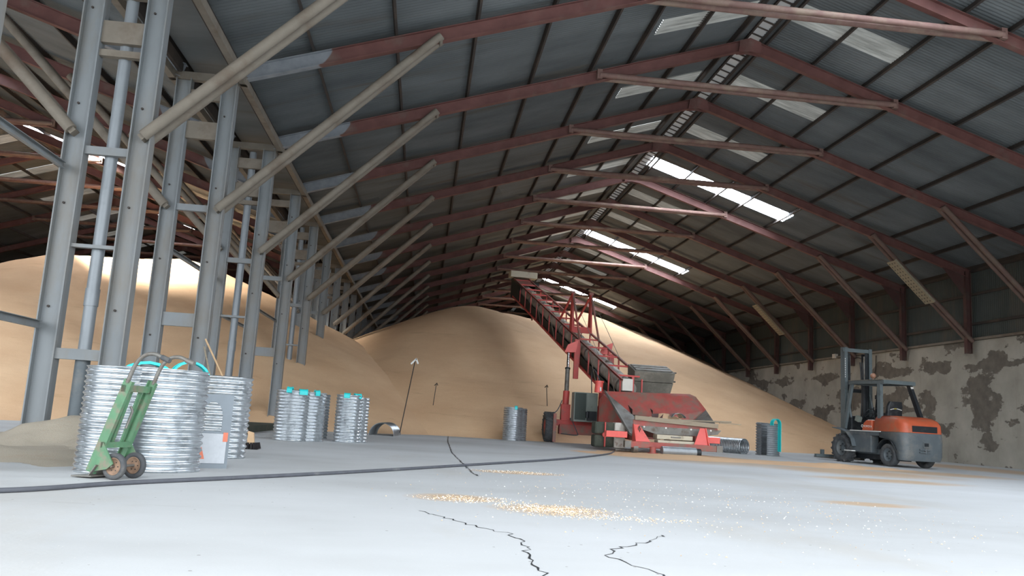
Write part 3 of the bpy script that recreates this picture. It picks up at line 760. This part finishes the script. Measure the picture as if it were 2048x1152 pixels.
b.build('return_pan', M['darkpan'], ld)
# head of the boom
b = MB(); b.panel([bp(.90, -.0, .06), bp(1.03, -.0, .0), bp(1.03, -.0, 1.0), bp(.93, -.0, .86)], .03); b.panel([bp(.90, 1, .06), bp(1.03, 1, .0), bp(1.03, 1, 1.0), bp(.93, 1, .86)], .03)
b.panel([bp(1.03, 0, .0), bp(1.03, 1, 0), bp(1.03, 1, 1.0), bp(1.03, 0, 1.0)], .02); b.build('boom_head', M['darkpan'], ld)
b = MB(); b.box(bp(1.0, .62, -.17), (1.3, .5, .3), M4.Rotation(R(8), 3, 'Z')); b.build('head_cap', M['cream'], ld, bevel=.02)
b = MB(); b.panel([bp(.9, .05, .02), bp(.9, .95, .02), bp(1.0, .95, .0), bp(1.0, .05, .0)], .02); b.build('head_plate', M['redworn'], ld)
b = MB(); b.tube(bp(.97, 1.02, .2), bp(.97, 1.55, .2), .17, 20); b.build('head_motor', M['darkpan'], ld)
b = MB()
for s in (.1, .3, .5): b.beam(bp(.76, s, .88), bp(.765, s, 1.12), .05, .09)
b.beam(bp(.75, .05, .9), bp(.75, .7, .9), .12, .1); b.build('underside_bracket', M['redworn'], ld)
# mast over the boom
tm = .365
for s in (0, 1):
    foot = bp(tm, s, 0); top = bp(tm, s, 0) + V((.0, -.05, 1.42))
    b = MB(); e = D.normalized()
    b.panel([foot-e*.2+V((0,0,.02)), foot+e*.14+V((0,0,.02)), top+e*.05, top-e*.05], .07); lg = b.build('mast_leg', M['red'], ld)
    b = MB(); b.box(top, (.12, .12, .09)); b.tube(top-side*.08, top+side*.08, .05, 12); b.build('mast_pulley', M['redworn'], lg)
    for dt, w in ((.105, .06), (-.075, .055)):
        b = MB(); b.beam(bp(tm+dt, s, 0), top-V((0,0,.05)), w, w); b.build('mast_stay', M['red'] if dt > 0 else M['redworn'], ld)
    b = MB(); P = [top+V((.02,-.02,0)), top+V((.06,-.6,-.75)), top+V((.12,-1.3,-1.0)), bp(tm-.22, s, .0)+V((0,0,.02))]; b.path(catmull(P, 6), .009, 6); b.build('mast_cable', M['steel'], ld)
b = MB(); b.beam(bp(tm-.012, 0, -.12), bp(tm-.012, 1, -.12), .06, .22); b.build('mast_crossbeam', M['red'], ld)
# chassis: rear axle beam, wheels, lift rams
ay = 27.5; axL, axR = 4.22, 8.5
b = MB(); b.box(L(((axL+axR)/2, ay, .66)), (axR-axL, .24, .2)); b.build('axle_beam', M['red'], ld, bevel=.01)
b = MB(); b.box(L((5.35, ay-.1, .45)), (1.6, .3, .32)); b.box(L((7.3, ay-.1, .45)), (1.4, .3, .32)); b.build('axle_box', M['redworn'], ld, bevel=.01)
for sg, x in ((-1, axL), (1, axR)):
    b = MB(); b.beam(L((x-sg*.12, ay-.52, .03)), L((x-sg*.12, ay-.52, .95)), .1, .09, up=(0,1,0)); b.beam(L((x-sg*.12, ay-.52, .66)), L((x-sg*.12, ay+.1, .66)), .1, .16); b.build('wheel_fork', M['redworn'], ld)
    wheel(ld, x-LO.x-.02*sg, ay-LO.y+.02, .49, .49, .36, .5, M['rubber'], M['redworn'], 'X', 18)
wheel(ld, 5.15-LO.x, 28.6-LO.y, .42, .42, .26, .5, M['rubber'], M['redworn'], 'X', 0)
for s, x in ((0, 4.76), (1, 5.98)):
    topz = 3.12; tq = (28.2-24)/14
    b = MB(); b.box(L((x, ay, 1.0)), (.3, .26, .55)); b.build('ram_pedestal', M['red'], ld, bevel=.01)
    b = MB(); b.tube(L((x, ay, 1.2)), L((x+.02, ay+.05, 1.72)), .11, 18); b.build('ram_collar', M['red'], ld)
    b = MB(); b.tube(L((x+.02, ay+.05, 1.68)), L((x+.05, ay+.2, 2.5)), .075, 18); b.build('ram_barrel', M['steel'], ld)
    b = MB(); b.tube(L((x+.05, ay+.2, 2.46)), L((x+.08, ay+.32, topz)), .05, 18); b.build('ram_rod', M['chrome'], ld)
    b = MB(); b.tube(L((x+.05, ay+.2, 2.47)), L((x+.052, ay+.21, 2.52)), .09, 18); b.build('ram_gland', M['darkpan'], ld)
    q = bp(.27, 0 if s == 0 else 1, .0); xx = x+.08-LO.x; yy = ay+.32-LO.y
    b = MB(); b.panel([(xx-.16, yy-.1, topz-.06), (xx+.22, yy-.1, topz-.06), (xx+.30, yy-.1, topz+.36), (xx-.05, yy-.1, topz+.2)], .05); b.panel([(xx-.14, yy+.1, topz-.06), (xx+.2, yy+.1, topz-.06), (xx+.28, yy+.1, topz+.36), (xx-.03, yy+.1, topz+.2)], .05)
    b.build('ram_bracket', M['redbright'], ld)
    b = MB(); b.box((xx+.27, yy-.02, topz-.28), (.16, .16, 1.35 if s == 0 else .5)); b.build('bracket_post', M['red'], ld)
# drawbar frame from axle to hopper
for x in (5.75, 7.35):
    b = MB(); b.beam(L((x, 27.5, .5)), L((x, 21.6, .42)), .12, .22); b.build('chassis_rail', M['redworn'], ld)
# hopper
H = MB()
bl, br = V((5.33, 24.0, 1.66)), V((8.06, 24.0, 1.73)); fl, frr = V((5.60, 22.0, .56)), V((8.02, 22.0, .84))
ml, mr = V((6.15, 23.2, .78)), V((7.55, 23.2, .80))
hp = bpy.data.objects.new('hopper', None)
b = MB(); b.panel([L(p) for p in (bl, (7.9, 24, 1.73), (8.05, 23.9, 1.66), (8.2, 23.4, 1.28), (7.6, 23.15, .8), (6.1, 23.15, .8))], .02); hb = b.build('hopper_back', M['redworn'], ld)
b = MB(); b.panel([L(p) for p in ((5.33, 24.0, 1.66), (6.1, 23.15, .8), (6.25, 22.2, .62), (5.62, 21.95, .5))], .02); b.build('hopper_side', M['steel'], ld)
b = MB(); b.panel([L(p) for p in ((8.2, 23.4, 1.28), (8.02, 21.95, .82), (7.55, 22.2, .62), (7.6, 23.15, .8))], .02); b.build('hopper_side', M['steel'], ld)
b = MB(); b.panel([L(p) for p in ((5.3, 24.02, 1.68), (5.36, 23.98, 1.62), (5.66, 21.9, .44), (5.56, 21.9, .5))], .05); b.build('hopper_edge', M['steel'], ld)
b = MB(); b.panel([L(p) for p in ((5.66, 21.93, .88), (7.98, 21.93, .84), (8.02, 21.9, .72), (7.5, 21.9, .535), (6.28, 21.9, .52), (5.66, 21.9, .70))], .03); fp = b.build('hopper_front', M['redworn'], ld)
b = MB(); b.panel([L(p) for p in ((5.66, 21.86, .72), (8.1, 21.86, .72), (8.0, 21.86, .60), (7.5, 21.86, .535), (6.28, 21.86, .525), (5.85, 21.86, .64))], .02); b.build('front_flap', M['steel'], ld)
b = MB()
for x in (5.95, 6.55, 7.25, 7.8): b.tube(L((x, 21.85, .70)), L((x, 21.83, .70)), .025, 10)
b.build('flap_bolt', M['white'], fp)
b = MB(); b.beam(L((5.7, 21.9, .93)), L((8.0, 21.85, .83)), .09, .12); b.build('lip_board', M['wood'], ld)
b = MB(); b.box(L((6.85, 22.75, .78)), (1.7, 1.3, .04)); b.build('hopper_floor', M['steel'], ld)
# left wing plate, actuator and struts
b = MB(); b.panel([L(p) for p in ((5.3, 24.05, 1.58), (5.24, 24.3, 1.42), (5.24, 24.3, .76), (5.95, 22.9, .74))], .04); b.build('wing_plate', M['redworn'], ld)
b = MB(); b.tube(L((5.18, 24.3, 1.62)), L((5.2, 24.3, 1.92)), .12, 20); b.tube(L((5.2, 24.3, 1.92)), L((5.2, 24.3, 1.97)), .14, 20); ac = b.build('actuator', M['redbright'], ld)
b = MB(); b.tube(L((5.22, 24.17, 1.66)), L((5.22, 24.17, 1.78)), .025, 10); b.build('actuator_nipple', M['white'], ac)
b = MB(); b.beam(L((5.35, 23.9, .46)), L((5.35, 21.9, .46)), .1, .18); b.build('side_beam', M['redworn'], ld)
for (x, y, z, w, mt) in ((5.06, 21.3, .47, .56, 'redbright'), (7.74, 21.5, .45, .34, 'redbright')):
    b = MB(); b.box(L((x, y, z)), (w, .18, .16)); b.build('cross_arm', M[mt], ld, bevel=.008)
# front beam with gussets, roller, housing
b = MB(); b.box(L((6.58, 21.3, .235)), (2.5, .2, .16)); b.build('front_beam', M['redworn'], ld, bevel=.01)
for x in (5.36, 7.82):
    b = MB(); b.box(L((x, 21.285, .235)), (.16, .21, .165)); b.build('beam_end', M['steel'], ld)
for x, s in ((5.62, 1), (7.52, -1)):
    b = MB()
    b.panel([L((x-.02*s, 21.3, .31)), L((x+.36*s, 21.3, .31)), L((x+.12*s, 21.55, .74)), L((x-.02*s, 21.55, .74))], .03); b.panel([L((x-.03*s, 21.22, .31)), L((x-.03*s, 21.62, .31)), L((x-.03*s, 21.62, .76)), L((x-.03*s, 21.52, .76))], .03)
    b.build('gusset', M['redbright'], ld)
b = MB(); b.box(L((6.72, 21.75, .46)), (.98, .4, .12)); b.box(L((6.72, 21.6, .33)), (1.0, .35, .1)); b.build('roller_housing', M['cream'], ld, bevel=.015)
b = MB(); b.box(L((6.74, 21.53, .47)), (.26, .04, .03)); b.build('housing_handle', M['steel'], ld)
b = MB(); b.tube(L((6.2, 20.98, .12)), L((7.12, 21.05, .12)), .118, 28); b.build('front_roller', M['galv_dull'], ld)
b = MB(); b.tube(L((7.12, 21.05, .12)), L((7.25, 21.06, .12)), .1, 20); b.build('roller_end', M['fldark'], ld)
b = MB(); b.tube(L((6.0, 21.1, .0)), L((6.0, 21.1, .05)), .14, 20); b.tube(L((6.0, 21.1, .05)), L((6.0, 21.1, .2)), .08, 18); b.build('jack_foot', M['redworn'], ld)
b = MB(); b.tube(L((5.52, 21.35, .155)), L((5.64, 21.35, .155)), .155, 24); b.build('caster_wheel', M['steel'], ld)
b = MB(); b.tube(L((5.2, 21.9, .05)), L((5.9, 21.9, .05)), .035, 10); b.build('foot_bar', M['steel'], ld)
b = MB()
for i in range(7): b.lathe([(.03-.012, 0), (.03, .012), (.03+.012, 0), (.03, -.012)], M4.Translation(L((5.72, 21.45, .36+.055*i))) @ M4.Rotation(R(90), 4, 'X' if i % 2 else 'Y'), 10, close=True)
b.build('chain', M['steel'], ld)
# counterweight blocks, cabinet, tank, control box
for z in (.24, .60):
    b = MB(); b.box(L((5.02, 22.75, z)), (.55, .5, .33)); bk = b.build('counterweight_block', M['block'], ld, bevel=.05)
    b = MB(); b.box(L((5.45, 22.72, z)), (.31, .52, .34)); b.build('block_end', M['blockend'], bk, bevel=.05)
b = MB(); b.tube(L((5.02, 22.49, .42)), L((5.02, 22.43, .42)), .07, 14); b.beam(L((5.02, 22.46, .1)), L((5.02, 22.46, .76)), .03, .1, up=(0,1,0)); b.build('block_clamp', M['red'], ld)
b = MB(); b.box(L((5.26, 26.75, 1.2)), (.78, .5, .95)); cb = b.build('control_cabinet', M['cabgrey'], ld, bevel=.015)
b = MB(); b.box(L((5.08, 26.49, 1.22)), (.36, .03, .86)); b.build('cabinet_panel', M['cabdark'], cb)
b = MB(); b.box(L((5.46, 26.49, 1.42)), (.34, .03, .46)); b.tube(L((5.36, 26.47, 1.46)), L((5.36, 26.45, 1.46)), .03, 10); b.box(L((5.56, 26.46, 1.5)), (.1, .02, .02)); b.build('cabinet_door', M['cabgrey'], cb)
b = MB(); b.box(L((5.45, 26.5, .93)), (.3, .22, .3)); b.tube(L((5.3, 26.4, .86)), L((5.3, 26.4, 1.06)), .06, 14); b.build('pump_motor', M['fldark'], ld)
b = MB(); tx, ty = 6.93, 25.1
b.panel([L((tx-.55, ty-.35, 2.18)), L((tx+.66, ty-.35, 2.18)), L((tx+.66, ty+.55, 2.18)), L((tx-.55, ty+.55, 2.18))], .03)
def taper(z0, z1, w0, w1, d0, d1):
    vs = [L((tx+.04+sx*w/2, ty+sy*d/2, z)) for z, w, d in ((z0, w0, d0), (z1, w1, d1)) for sx, sy in ((-1,-1),(1,-1),(1,1),(-1,1))]
    b.add(vs, [(3,2,1,0),(4,5,6,7)]+[(i,(i+1)%4,4+(i+1)%4,4+i) for i in range(4)])
taper(1.74, 2.17, 1.1, 1.22, .8, .9); taper(2.19, 2.50, 1.22, 1.26, .9, .95)
TC = L((tx, ty, 2.1)); b.tilt(TC, R(16)); tk = b.build('hydraulic_tank', M['tank'], ld)
for i in range(3):
    b = MB(); b.box(L((tx+.04, ty-.28+.28*i, 2.52)), (1.14, .15, .03)); b.tilt(TC, R(16)); b.build('tank_slat', M['steel'], tk)
b = MB()
for z in (2.2, 2.48): b.tube(L((tx+.66, ty-.3, z)), L((tx+.76, ty-.3, z)), .02, 8)
b.tilt(TC, R(16)); b.build('tank_fitting', M['fldark'], tk)
b = MB(); b.box(L((6.95, 25.4, 1.2)), (1.1, .5, 1.1)); b.build('tank_stand', M['steel'], ld)
b = MB(); b.box(L((6.02, 24.25, 1.90)), (.32, .3, .36)); b.build('junction_box', M['plastic_white'], ld, bevel=.01)
b = MB(); b.box(L((6.22, 24.3, 1.9)), (.06, .12, .5)); b.build('box_post', M['red'], ld)
for P in ([(4.2, 27.4, .85), (4.45, 27.3, 1.05), (4.62, 27.4, 1.4)], [(4.9, 26.9, .75), (5.0, 26.5, .4), (4.9, 26.0, .3), (4.6, 27.2, .3)], [(5.45, 26.6, 1.68), (5.35, 26.2, 2.3), (5.3, 25.5, 2.35), (5.3, 24.5, 1.9)]):
    b = MB(); b.path(catmull([L(p) for p in P], 8), .016, 6); b.build('hydraulic_hose', M['hose'], ld)
# loose things lying in and on the hopper
m_ = mound('hopper_grain', 'tan grain lying in the red loader hopper', M['grain'], 6.85, 22.8, .95, .65, .24, 2.2, cat='grain'); m_.location.z = .88
b = MB(); b.tube((-.9, 0, 0), (.9, .15, .03), .022, 8); b2 = MB(); b.beam((.55, .12, -.005), (1.15, .1, -.02), .07, .02); o = b.build('wooden_pole', M['wood'], loc=(7.55, 21.9, .93)); tag(o, 'pale wooden pole laid along the front lip of the loader hopper', 'pole')
b = MB(); 
prof = [(.22*math.cos(a), .22*math.sin(a)) for a in [R(25+130*i/12) for i in range(13)]]
vs = [(x, -.25, z) for x, z in prof]+[(x*.8, .3, z) for x, z in prof]; b.add(vs, [(i, i+1, 14+i, 13+i) for i in range(12)], True)
o = b.build('metal_scoop', M['galv'], loc=(6.98, 22.3, .90), solid=.006); tag(o, 'shiny bent sheet-metal scoop lying in the loader hopper', 'scoop')
b = MB(); b.panel([(0,0,0), (.2,.05,.02), (.25,.2,.12), (.05,.22,.1)], .015); b.panel([(.22,.02,0), (.3,.0,0), (.34,.05,.12)], .02)
o = b.build('metal_scrap', M['post'], loc=(6.28, 22.3, .96)); tag(o, 'dark rusty metal scrap lying in the loader hopper at the left', 'scrap')

# ------------------------------------------------------------------ forklift (local: x right, y forward)
fk = thing('forklift', 'orange and grey forklift truck parked by the concrete wall, seen from behind', 'forklift', (13.88, 22.55, 0), R(10))
tw, L0 = .52, 1.90
for s in (-1, 1):
    wheel(fk, s*.60, 0, .32, .32, .22, .58, M['rubber'], M['flgrey'], 'X')
    wheel(fk, s*.66, L0, .42, .42, .30, .55, M['rubber'], M['flgrey'], 'X', 16)
# counterweight: plan outline with round rear corners, stacked and joined
def outline(hw, yr, yf, rc, n=6):
    P = [(hw, yf)]
    P += [(hw-rc+rc*math.cos(a), yr+rc+rc*math.sin(a)) for a in [-math.pi/2*i/n for i in range(n+1)]]
    P += [(-hw+rc-rc*math.sin(a), yr+rc-rc*math.cos(a)) for a in [math.pi/2*i/n for i in range(n+1)]]
    return P + [(-hw, yf)]
def loft(b, levels, m=0):
    n = len(levels[0][0]); vs = [(x, y, z) for P, z in levels for x, y in P]
    fs = [(j*n+i, j*n+(i+1) % n, (j+1)*n+(i+1) % n, (j+1)*n+i) for j in range(len(levels)-1) for i in range(n)]
    b.add(vs, fs, True, m); k = (len(levels)-1)*n
    b.add(vs, [tuple(range(n-1, -1, -1)), tuple(range(k, k+n))], False, m)
b = MB(); loft(b, [(outline(.66,-.60,-.36,.16), .20), (outline(.70,-.66,-.34,.2), .34), (outline(.70,-.66,-.34,.2), .44)])
loft(b, [(outline(.70,-.66,-.34,.2), .43), (outline(.71,-.68,-.12,.22), .74), (outline(.71,-.67,.30,.22), .80), (outline(.70,-.66,.34,.22), .97)])
cw = b.build('counterweight', M['flgrey'], fk)
b = MB(); b.box((.02, -.675, .66), (.2, .04, .16)); b.box((.02, -.69, .66), (.14, .04, .09), m=1); b.box((-.02, -.68, .52), (.36, .06, .035)); b.box((-.02, -.68, .45), (.36, .05, .03)); b.tube((-.0, -.70, .55), (-.0, -.70, .42), .02, 8); b.build('tow_pin', [M['flgrey'], M['fldark']], cw)
# orange engine hood, rounded down at the rear
b = MB(); loft(b, [(outline(.70,-.665,.52,.22), .975), (outline(.69,-.65,.52,.22), 1.20), (outline(.66,-.56,.52,.2), 1.32), (outline(.60,-.38,.52,.18), 1.40), (outline(.52,-.15,.52,.14), 1.43)])
hd = b.build('engine_hood', M['orange'], fk)
b = MB(); b.box((.0, -.635, 1.085), (.84, .08, .17)); b.build('grille_opening', M['fldark'], hd)
b = MB(); b.add([(-.68,0.64,.98),(-.68,1.08,.98),(-.68,1.00,1.2),(-.68,0.88,1.28),(-.68,0.64,1.28),(-.38,0.64,.98),(-.38,1.08,.98),(-.38,1.00,1.2),(-.38,0.88,1.28),(-.38,0.64,1.28)], [(4,3,2,1,0),(5,6,7,8,9),(0,1,6,5),(1,2,7,6),(2,3,8,7),(3,4,9,8),(4,0,5,9)]); bt = b.build('battery_cover', M['orange'], fk, bevel=.025)
b = MB(); b.box((-.52, .76, 1.288), (.24, .2, .02)); b.build('cover_top', M['white'], bt)
# writing on the cover
cu = bpy.data.curves.new('lettering', 'FONT'); cu.body = 'TOYOTA'; cu.size = .085; cu.extrude = .002; cu.align_x = 'CENTER'
tmp = bpy.data.objects.new('lettering_curve', cu); COL.objects.link(tmp); bpy.context.view_layer.update()
lm = bpy.data.meshes.new_from_object(tmp.evaluated_get(bpy.context.evaluated_depsgraph_get())); bpy.data.objects.remove(tmp); lm.materials.clear()
lt = bpy.data.objects.new('lettering', lm); COL.objects.link(lt); lt.parent = bt; lt.location = (-.695, .80, 1.07); lt.rotation_euler = (R(90), 0, R(-90)); lt.data.materials.append(M['white'])
b = MB(); b.lathe([(.028, 0), (.036, .003), (.044, 0), (.036, -.003)], M4.Translation((-.698, 1.03, 1.105)) @ M4.Rotation(R(90), 4, 'Y'), 20, close=True); b.build('emblem', M['white'], bt)
# chassis side and step, fenders
b = MB(); b.box((0, 1.02, .90), (1.40, 1.5, .12)); b.box((-.55, 1.15, .60), (.28, .95, .52)); b.box((.55, 1.15, .60), (.28, .95, .52)); b.box((0, 1.2, .45), (.9, 1.7, .3)); b.build('chassis', M['flgrey'], fk, bevel=.02)
b = MB(); b.box((-.70, .9, .965), (.06, 1.3, .025)); b.box((-.72, 1.52, .36), (.2, .34, .03)); b.build('side_step', M['white'], fk)
for s in (-1, 1):
    b = MB(); P = [(s*.68, L0-.58, .50), (s*.68, L0-.50, .72), (s*.68, L0-.30, .90), (s*.68, L0-.05, .97), (s*.68, L0+.35, 1.03)]; b.strip(P, (.30, 0, 0), .02); b.build('mudguard', M['flgrey'], fk)
    b = MB(); n = 8; P = [(s*.62, .40*math.cos(a), .36+.40*math.sin(a)) for a in [R(15+150*i/n) for i in range(n+1)]]; b.strip(P, (.22, 0, 0), .02); b.build('wheel_arch', M['fldark'], fk)
b = MB(); b.box((0, 0, .32), (1.0, .2, .2)); b.box((0, L0, .42), (1.1, .3, .3)); b.box((0, 1.0, .25), (.8, 1.4, .2)); b.build('axle', M['fldark'], fk)
# cab: dash, seat, wheel, levers
b = MB(); b.box((0, 1.86, 1.05), (1.0, .22, .62)); b.box((-.05, 1.8, 1.36), (.7, .2, .08)); b.build('dashboard', M['fldark'], fk, bevel=.02)
st = MB(); st.box((.02, .78, 1.46), (.5, .5, .12)); so = st.build('seat', M['fldark'], fk, bevel=.03)
b = MB(); loft(b, [([(x*.5+.02, y) for x, y in ((-.52,.50),(.52,.50),(.54,.62),(-.54,.62))], 1.44), ([(x*.5+.02, y) for x, y in ((-.5,.46),(.5,.46),(.52,.58),(-.52,.58))], 1.72), ([(x*.5+.02, y) for x, y in ((-.40,.43),(.40,.43),(.42,.53),(-.42,.53))], 1.86)]); bk = b.build('backrest', M['fldark'], so, bevel=.03)
b = MB()
for i in range(9):
    x = -.18+.045*i; b.box((.02+x, .462-.0, 1.62+.035*math.cos(x*8)), (.034, .02, .02), m=1 if 3 <= i <= 4 else 0)
b.build('printed_arc', [M['white'], M['yellow']], bk)
b = MB(); b.lathe([(.17, -.014), (.184, 0), (.17, .014), (.156, 0)], M4.Translation((-.05, 1.50, 1.50)) @ M4.Rotation(R(-55), 4, 'X'), 28, close=True); b.tube((-.05, 1.50, 1.50), (-.05, 1.78, 1.32), .025, 10); b.beam((-.21, 1.5, 1.5), (.11, 1.5, 1.5), .03, .015); b.build('steering_wheel', M['fldark'], fk)
b = MB(); 
for x in (.25, .33): b.tube((x, 1.76, 1.36), (x, 1.68, 1.66), .012, 8); b.tube((x, 1.68, 1.66), (x, 1.675, 1.70), .024, 10)
b.build('lever', M['fldark'], fk)
b = MB(); b.box((-.45, 1.5, 1.32), (.12, .16, .16), M4.Rotation(R(20), 3, 'X')); b.build('grab_block', M['cabgrey'], fk)
# overhead guard
GZ = 2.38
for s in (-1, 1):
    b = MB(); b.beam((s*.50, 1.72, GZ), (s*.56, 1.98, 1.02), .08, .1, up=(0,1,0)); b.build('guard_pillar', M['flmast'] if s < 0 else M['fldark'], fk)
    b = MB(); b.beam((s*.52, .48, GZ), (s*.60, .38 if s < 0 else .06, 1.24), .10, .13, up=(0,1,0)); b.build('guard_pillar', M['flmast'] if s < 0 else M['fldark'], fk)
b = MB()
for s in (-1, 1): b.beam((s*.52, .30, GZ+.02), (s*.52, 1.78, GZ+.05), .09, .1)
for y in (.32, 1.76): b.beam((-.56, y, GZ+.03), (.56, y, GZ+.03), .1, .1)
for i in range(7): b.beam((-.52, .52+.18*i, GZ+.06), (.52, .52+.18*i, GZ+.06), .05, .05)
gr = b.build('overhead_guard', M['flmast'], fk)
b = MB(); b.box((0, 1.05, GZ+.095), (1.16, 1.5, .02)); b.build('guard_cover', M['tank'], gr)
b = MB(); b.tube((.05, 1.45, GZ+.1), (.05, 1.45, GZ+.2), .02, 8); b.lathe([(.0, .16), (.05, .15), (.085, .1), (.085, .05), (.05, 0), (0, 0)], M4.Translation((.05, 1.45, GZ+.2)), 18); b.build('beacon', M['lamp_amber'], gr)
b = MB(); b.box((.53, .40, GZ-.10), (.09, .06, .09)); b.build('rear_lamp', M['white'], gr)
b = MB(); b.box((.40, 1.66, 2.02), (.2, .04, .12)); b.tube((.40, 1.68, 2.02), (.5, 1.74, 2.05), .012, 6); b.build('mirror', M['fldark'], gr)
# mast, carriage and forks
my = L0+.24
for s in (-1, 1):
    b = MB(); b.chan((s*.51, my, .12), (s*.51, my, 3.54), .20, .11, .02, up=(0,1,0), flip=s if s > 0 else -1); mo = b.build('mast_upright', M['flmast'], fk)
    b = MB(); b.chan((s*.39, my+.03, .14), (s*.39, my+.03, 3.38), .18, .11, .02, up=(0,1,0), flip=1 if s > 0 else -1); b.build('inner_upright', M['fldark'], mo)
    b = MB(); b.tube((s*.27, my-.02, .2), (s*.27, my-.02, 2.4), .05, 14); b.build('lift_cylinder', M['fldark'], fk)
    b = MB(); b.tube((s*.27, my-.02, 2.4), (s*.27, my-.02, 3.3), .03, 12); b.build('cylinder_rod', M['steel'], fk)
    b = MB(); b.tube((s*.42, 1.80, 1.1), (s*.42, my-.1, 2.1), .035, 12); b.build('tilt_strut', M['flmast'], fk)
b = MB(); b.box((-.50, my-.104, 2.9), (.04, .006, .8)); b.build('mast_decal', M['flgrey'], fk)
b = MB()
for i in range(9): b.box((-.50, my-.109, 3.17-.07*i), (.022, .006, .045))
b.build('decal_letters', M['white'], fk)
for z, w in ((3.46, 1.06), (2.2, .9), (.9, .9), (.3, .9)):
    b = MB(); b.box((0, my-.03 if z > 3 else my+.05, z), (w, .08, .11)); b.build('mast_crossbar', M['flmast'] if z > 3 else M['fldark'], fk)
b = MB(); b.path(catmull([(.1, my-.05, 3.1), (.1, my-.1, 2.6), (.12, my-.1, 2.0), (.1, my-.06, 1.2)], 8), .022, 8); b.path(catmull([(.17, my-.05, 3.1), (.17, my-.1, 2.5), (.18, my-.1, 1.9), (.17, my-.06, 1.2)], 8), .022, 8); b.build('mast_hose', M['fldark'], fk)
b = MB(); 
for z in (.22, .62): b.box((0, my+.2, z), (1.3, .08, .12))
for x in (-.3, .3): b.box((x, my+.19, .45), (.09, .1, .6))
b.build('carriage', M['fldark'], fk)
for s in (-1, 1):
    b = MB(); b.box((s*.42, my+.28, .38), (.14, .06, .62)); b.box((s*.42, my+.85, .075), (.14, 1.2, .05)); b.build('fork', M['steel'], fk)
b = MB(); b.beam((-.95, my+.75, .13), (.9, my+.75, .13), .1, .09); b.box((-.7, my+.75, .24), (.1, .08, .16)); o = b.build('fork_crossbar', M['flmast'], fk)

# ------------------------------------------------------------------ bits on the right wall
b = MB(); b.box((0, 0, 0), (.16, .3, .22)); o = b.build('junction_box', M['plastic_white'], loc=(WALL_X-.08, 40.2, ZT+.12)); tag(o, 'small pale junction box at the head of the right wall, left of the forklift mast', 'junction box')
def loose(label, pts):
    b = MB(); b.path(catmull(pts, 8), .022, 6); tag(b.build('loose_cable', M['purlin']), label, 'cable', 'cables hanging on the wall')
loose('dark cable hanging in loops on the right wall behind the forklift mast', [(WALL_X-.05, 39.6, 4.7), (WALL_X-.06, 38.8, 3.6), (WALL_X-.06, 37.8, 3.3), (WALL_X-.06, 37.2, 4.2), (WALL_X-.06, 38.2, 4.6), (WALL_X-.06, 39.2, 3.9), (WALL_X-.05, 39.3, 2.4), (WALL_X-.05, 39.6, 1.7)])
loose('thin dark cable dangling straight down the right wall left of the forklift', [(WALL_X-.04, 36.4, 4.6), (WALL_X-.05, 36.5, 3.8), (WALL_X-.06, 37.1, 3.4), (WALL_X-.05, 36.8, 4.4)])

# ------------------------------------------------------------------ light
wd = bpy.data.worlds.new('sky'); S.world = wd; wd.use_nodes = True
wt = wd.node_tree; bg = wt.nodes['Background']
tc = wt.nodes.new('ShaderNodeTexCoord'); sx = wt.nodes.new('ShaderNodeSeparateXYZ'); rp = wt.nodes.new('ShaderNodeValToRGB')
wt.links.new(tc.outputs['Generated'], sx.inputs[0]); wt.links.new(sx.outputs[2], rp.inputs[0]); wt.links.new(rp.outputs[0], bg.inputs[0])
e = rp.color_ramp.elements; e[0].position = .0; e[0].color = (.10, .10, .10, 1); e[1].position = .02; e[1].color = (.84, .89, .95, 1); e2 = e.new(.9); e2.color = (1.12, 1.18, 1.25, 1)
bg.inputs[1].default_value = SKY
d = bpy.data.lights.new('doorway_daylight', 'AREA'); d.shape = 'RECTANGLE'; d.size, d.size_y = WALL_X-LX, DOOR_H; d.cycles.is_portal = True
o = bpy.data.objects.new('doorway_daylight', d); COL.objects.link(o); o.location = ((WALL_X+LX)/2, Yf+.05, DOOR_H/2); o.rotation_euler = (R(90), 0, 0)

d = bpy.data.lights.new('left_heap_fill', 'AREA'); d.shape = 'RECTANGLE'; d.size, d.size_y = 4.2, 1.0; d.energy = 1900; d.color = (1.0, .96, .90); d.spread = R(60)  # extra lamp added below the glowing left skylight, brightens the heap top
o = bpy.data.objects.new('left_heap_fill', d); COL.objects.link(o); o.location = (mir(XR, 1)+2.6, fy(5.22)+.2, roofz(2.6)-.72)
o.rotation_euler = (V((-12.8, 36.9, 6.5))-o.location).to_track_quat('-Z', 'Y').to_euler()

# ------------------------------------------------------------------ camera
cam = bpy.data.cameras.new('camera'); co = bpy.data.objects.new('camera', cam); COL.objects.link(co); S.camera = co
cam.sensor_width = 36; cam.lens = 36*1638.2155/2048; cam.clip_end = 300; cam.clip_start = .05
vy = V(((845-1024)/1638.2155, (576-823)/1638.2155, -1)).normalized(); vz = V(((1651-1024)/1638.2155, (576+9835)/1638.2155, -1)).normalized()
vz = (vz-vy*vz.dot(vy)).normalized(); vx = vy.cross(vz)
co.matrix_world = M4(((vx.x, vx.y, vx.z, 0), (vy.x, vy.y, vy.z, 0), (vz.x, vz.y, vz.z, .75), (0, 0, 0, 1)))

S.view_settings.view_transform = 'Standard'; S.view_settings.look = 'None'; S.view_settings.exposure = 0; S.view_settings.gamma = 1; S.view_settings.use_curve_mapping = False
S.cycles.max_bounces = 8; S.cycles.diffuse_bounces = 5; S.cycles.use_denoising = True; S.cycles.sample_clamp_indirect = 6
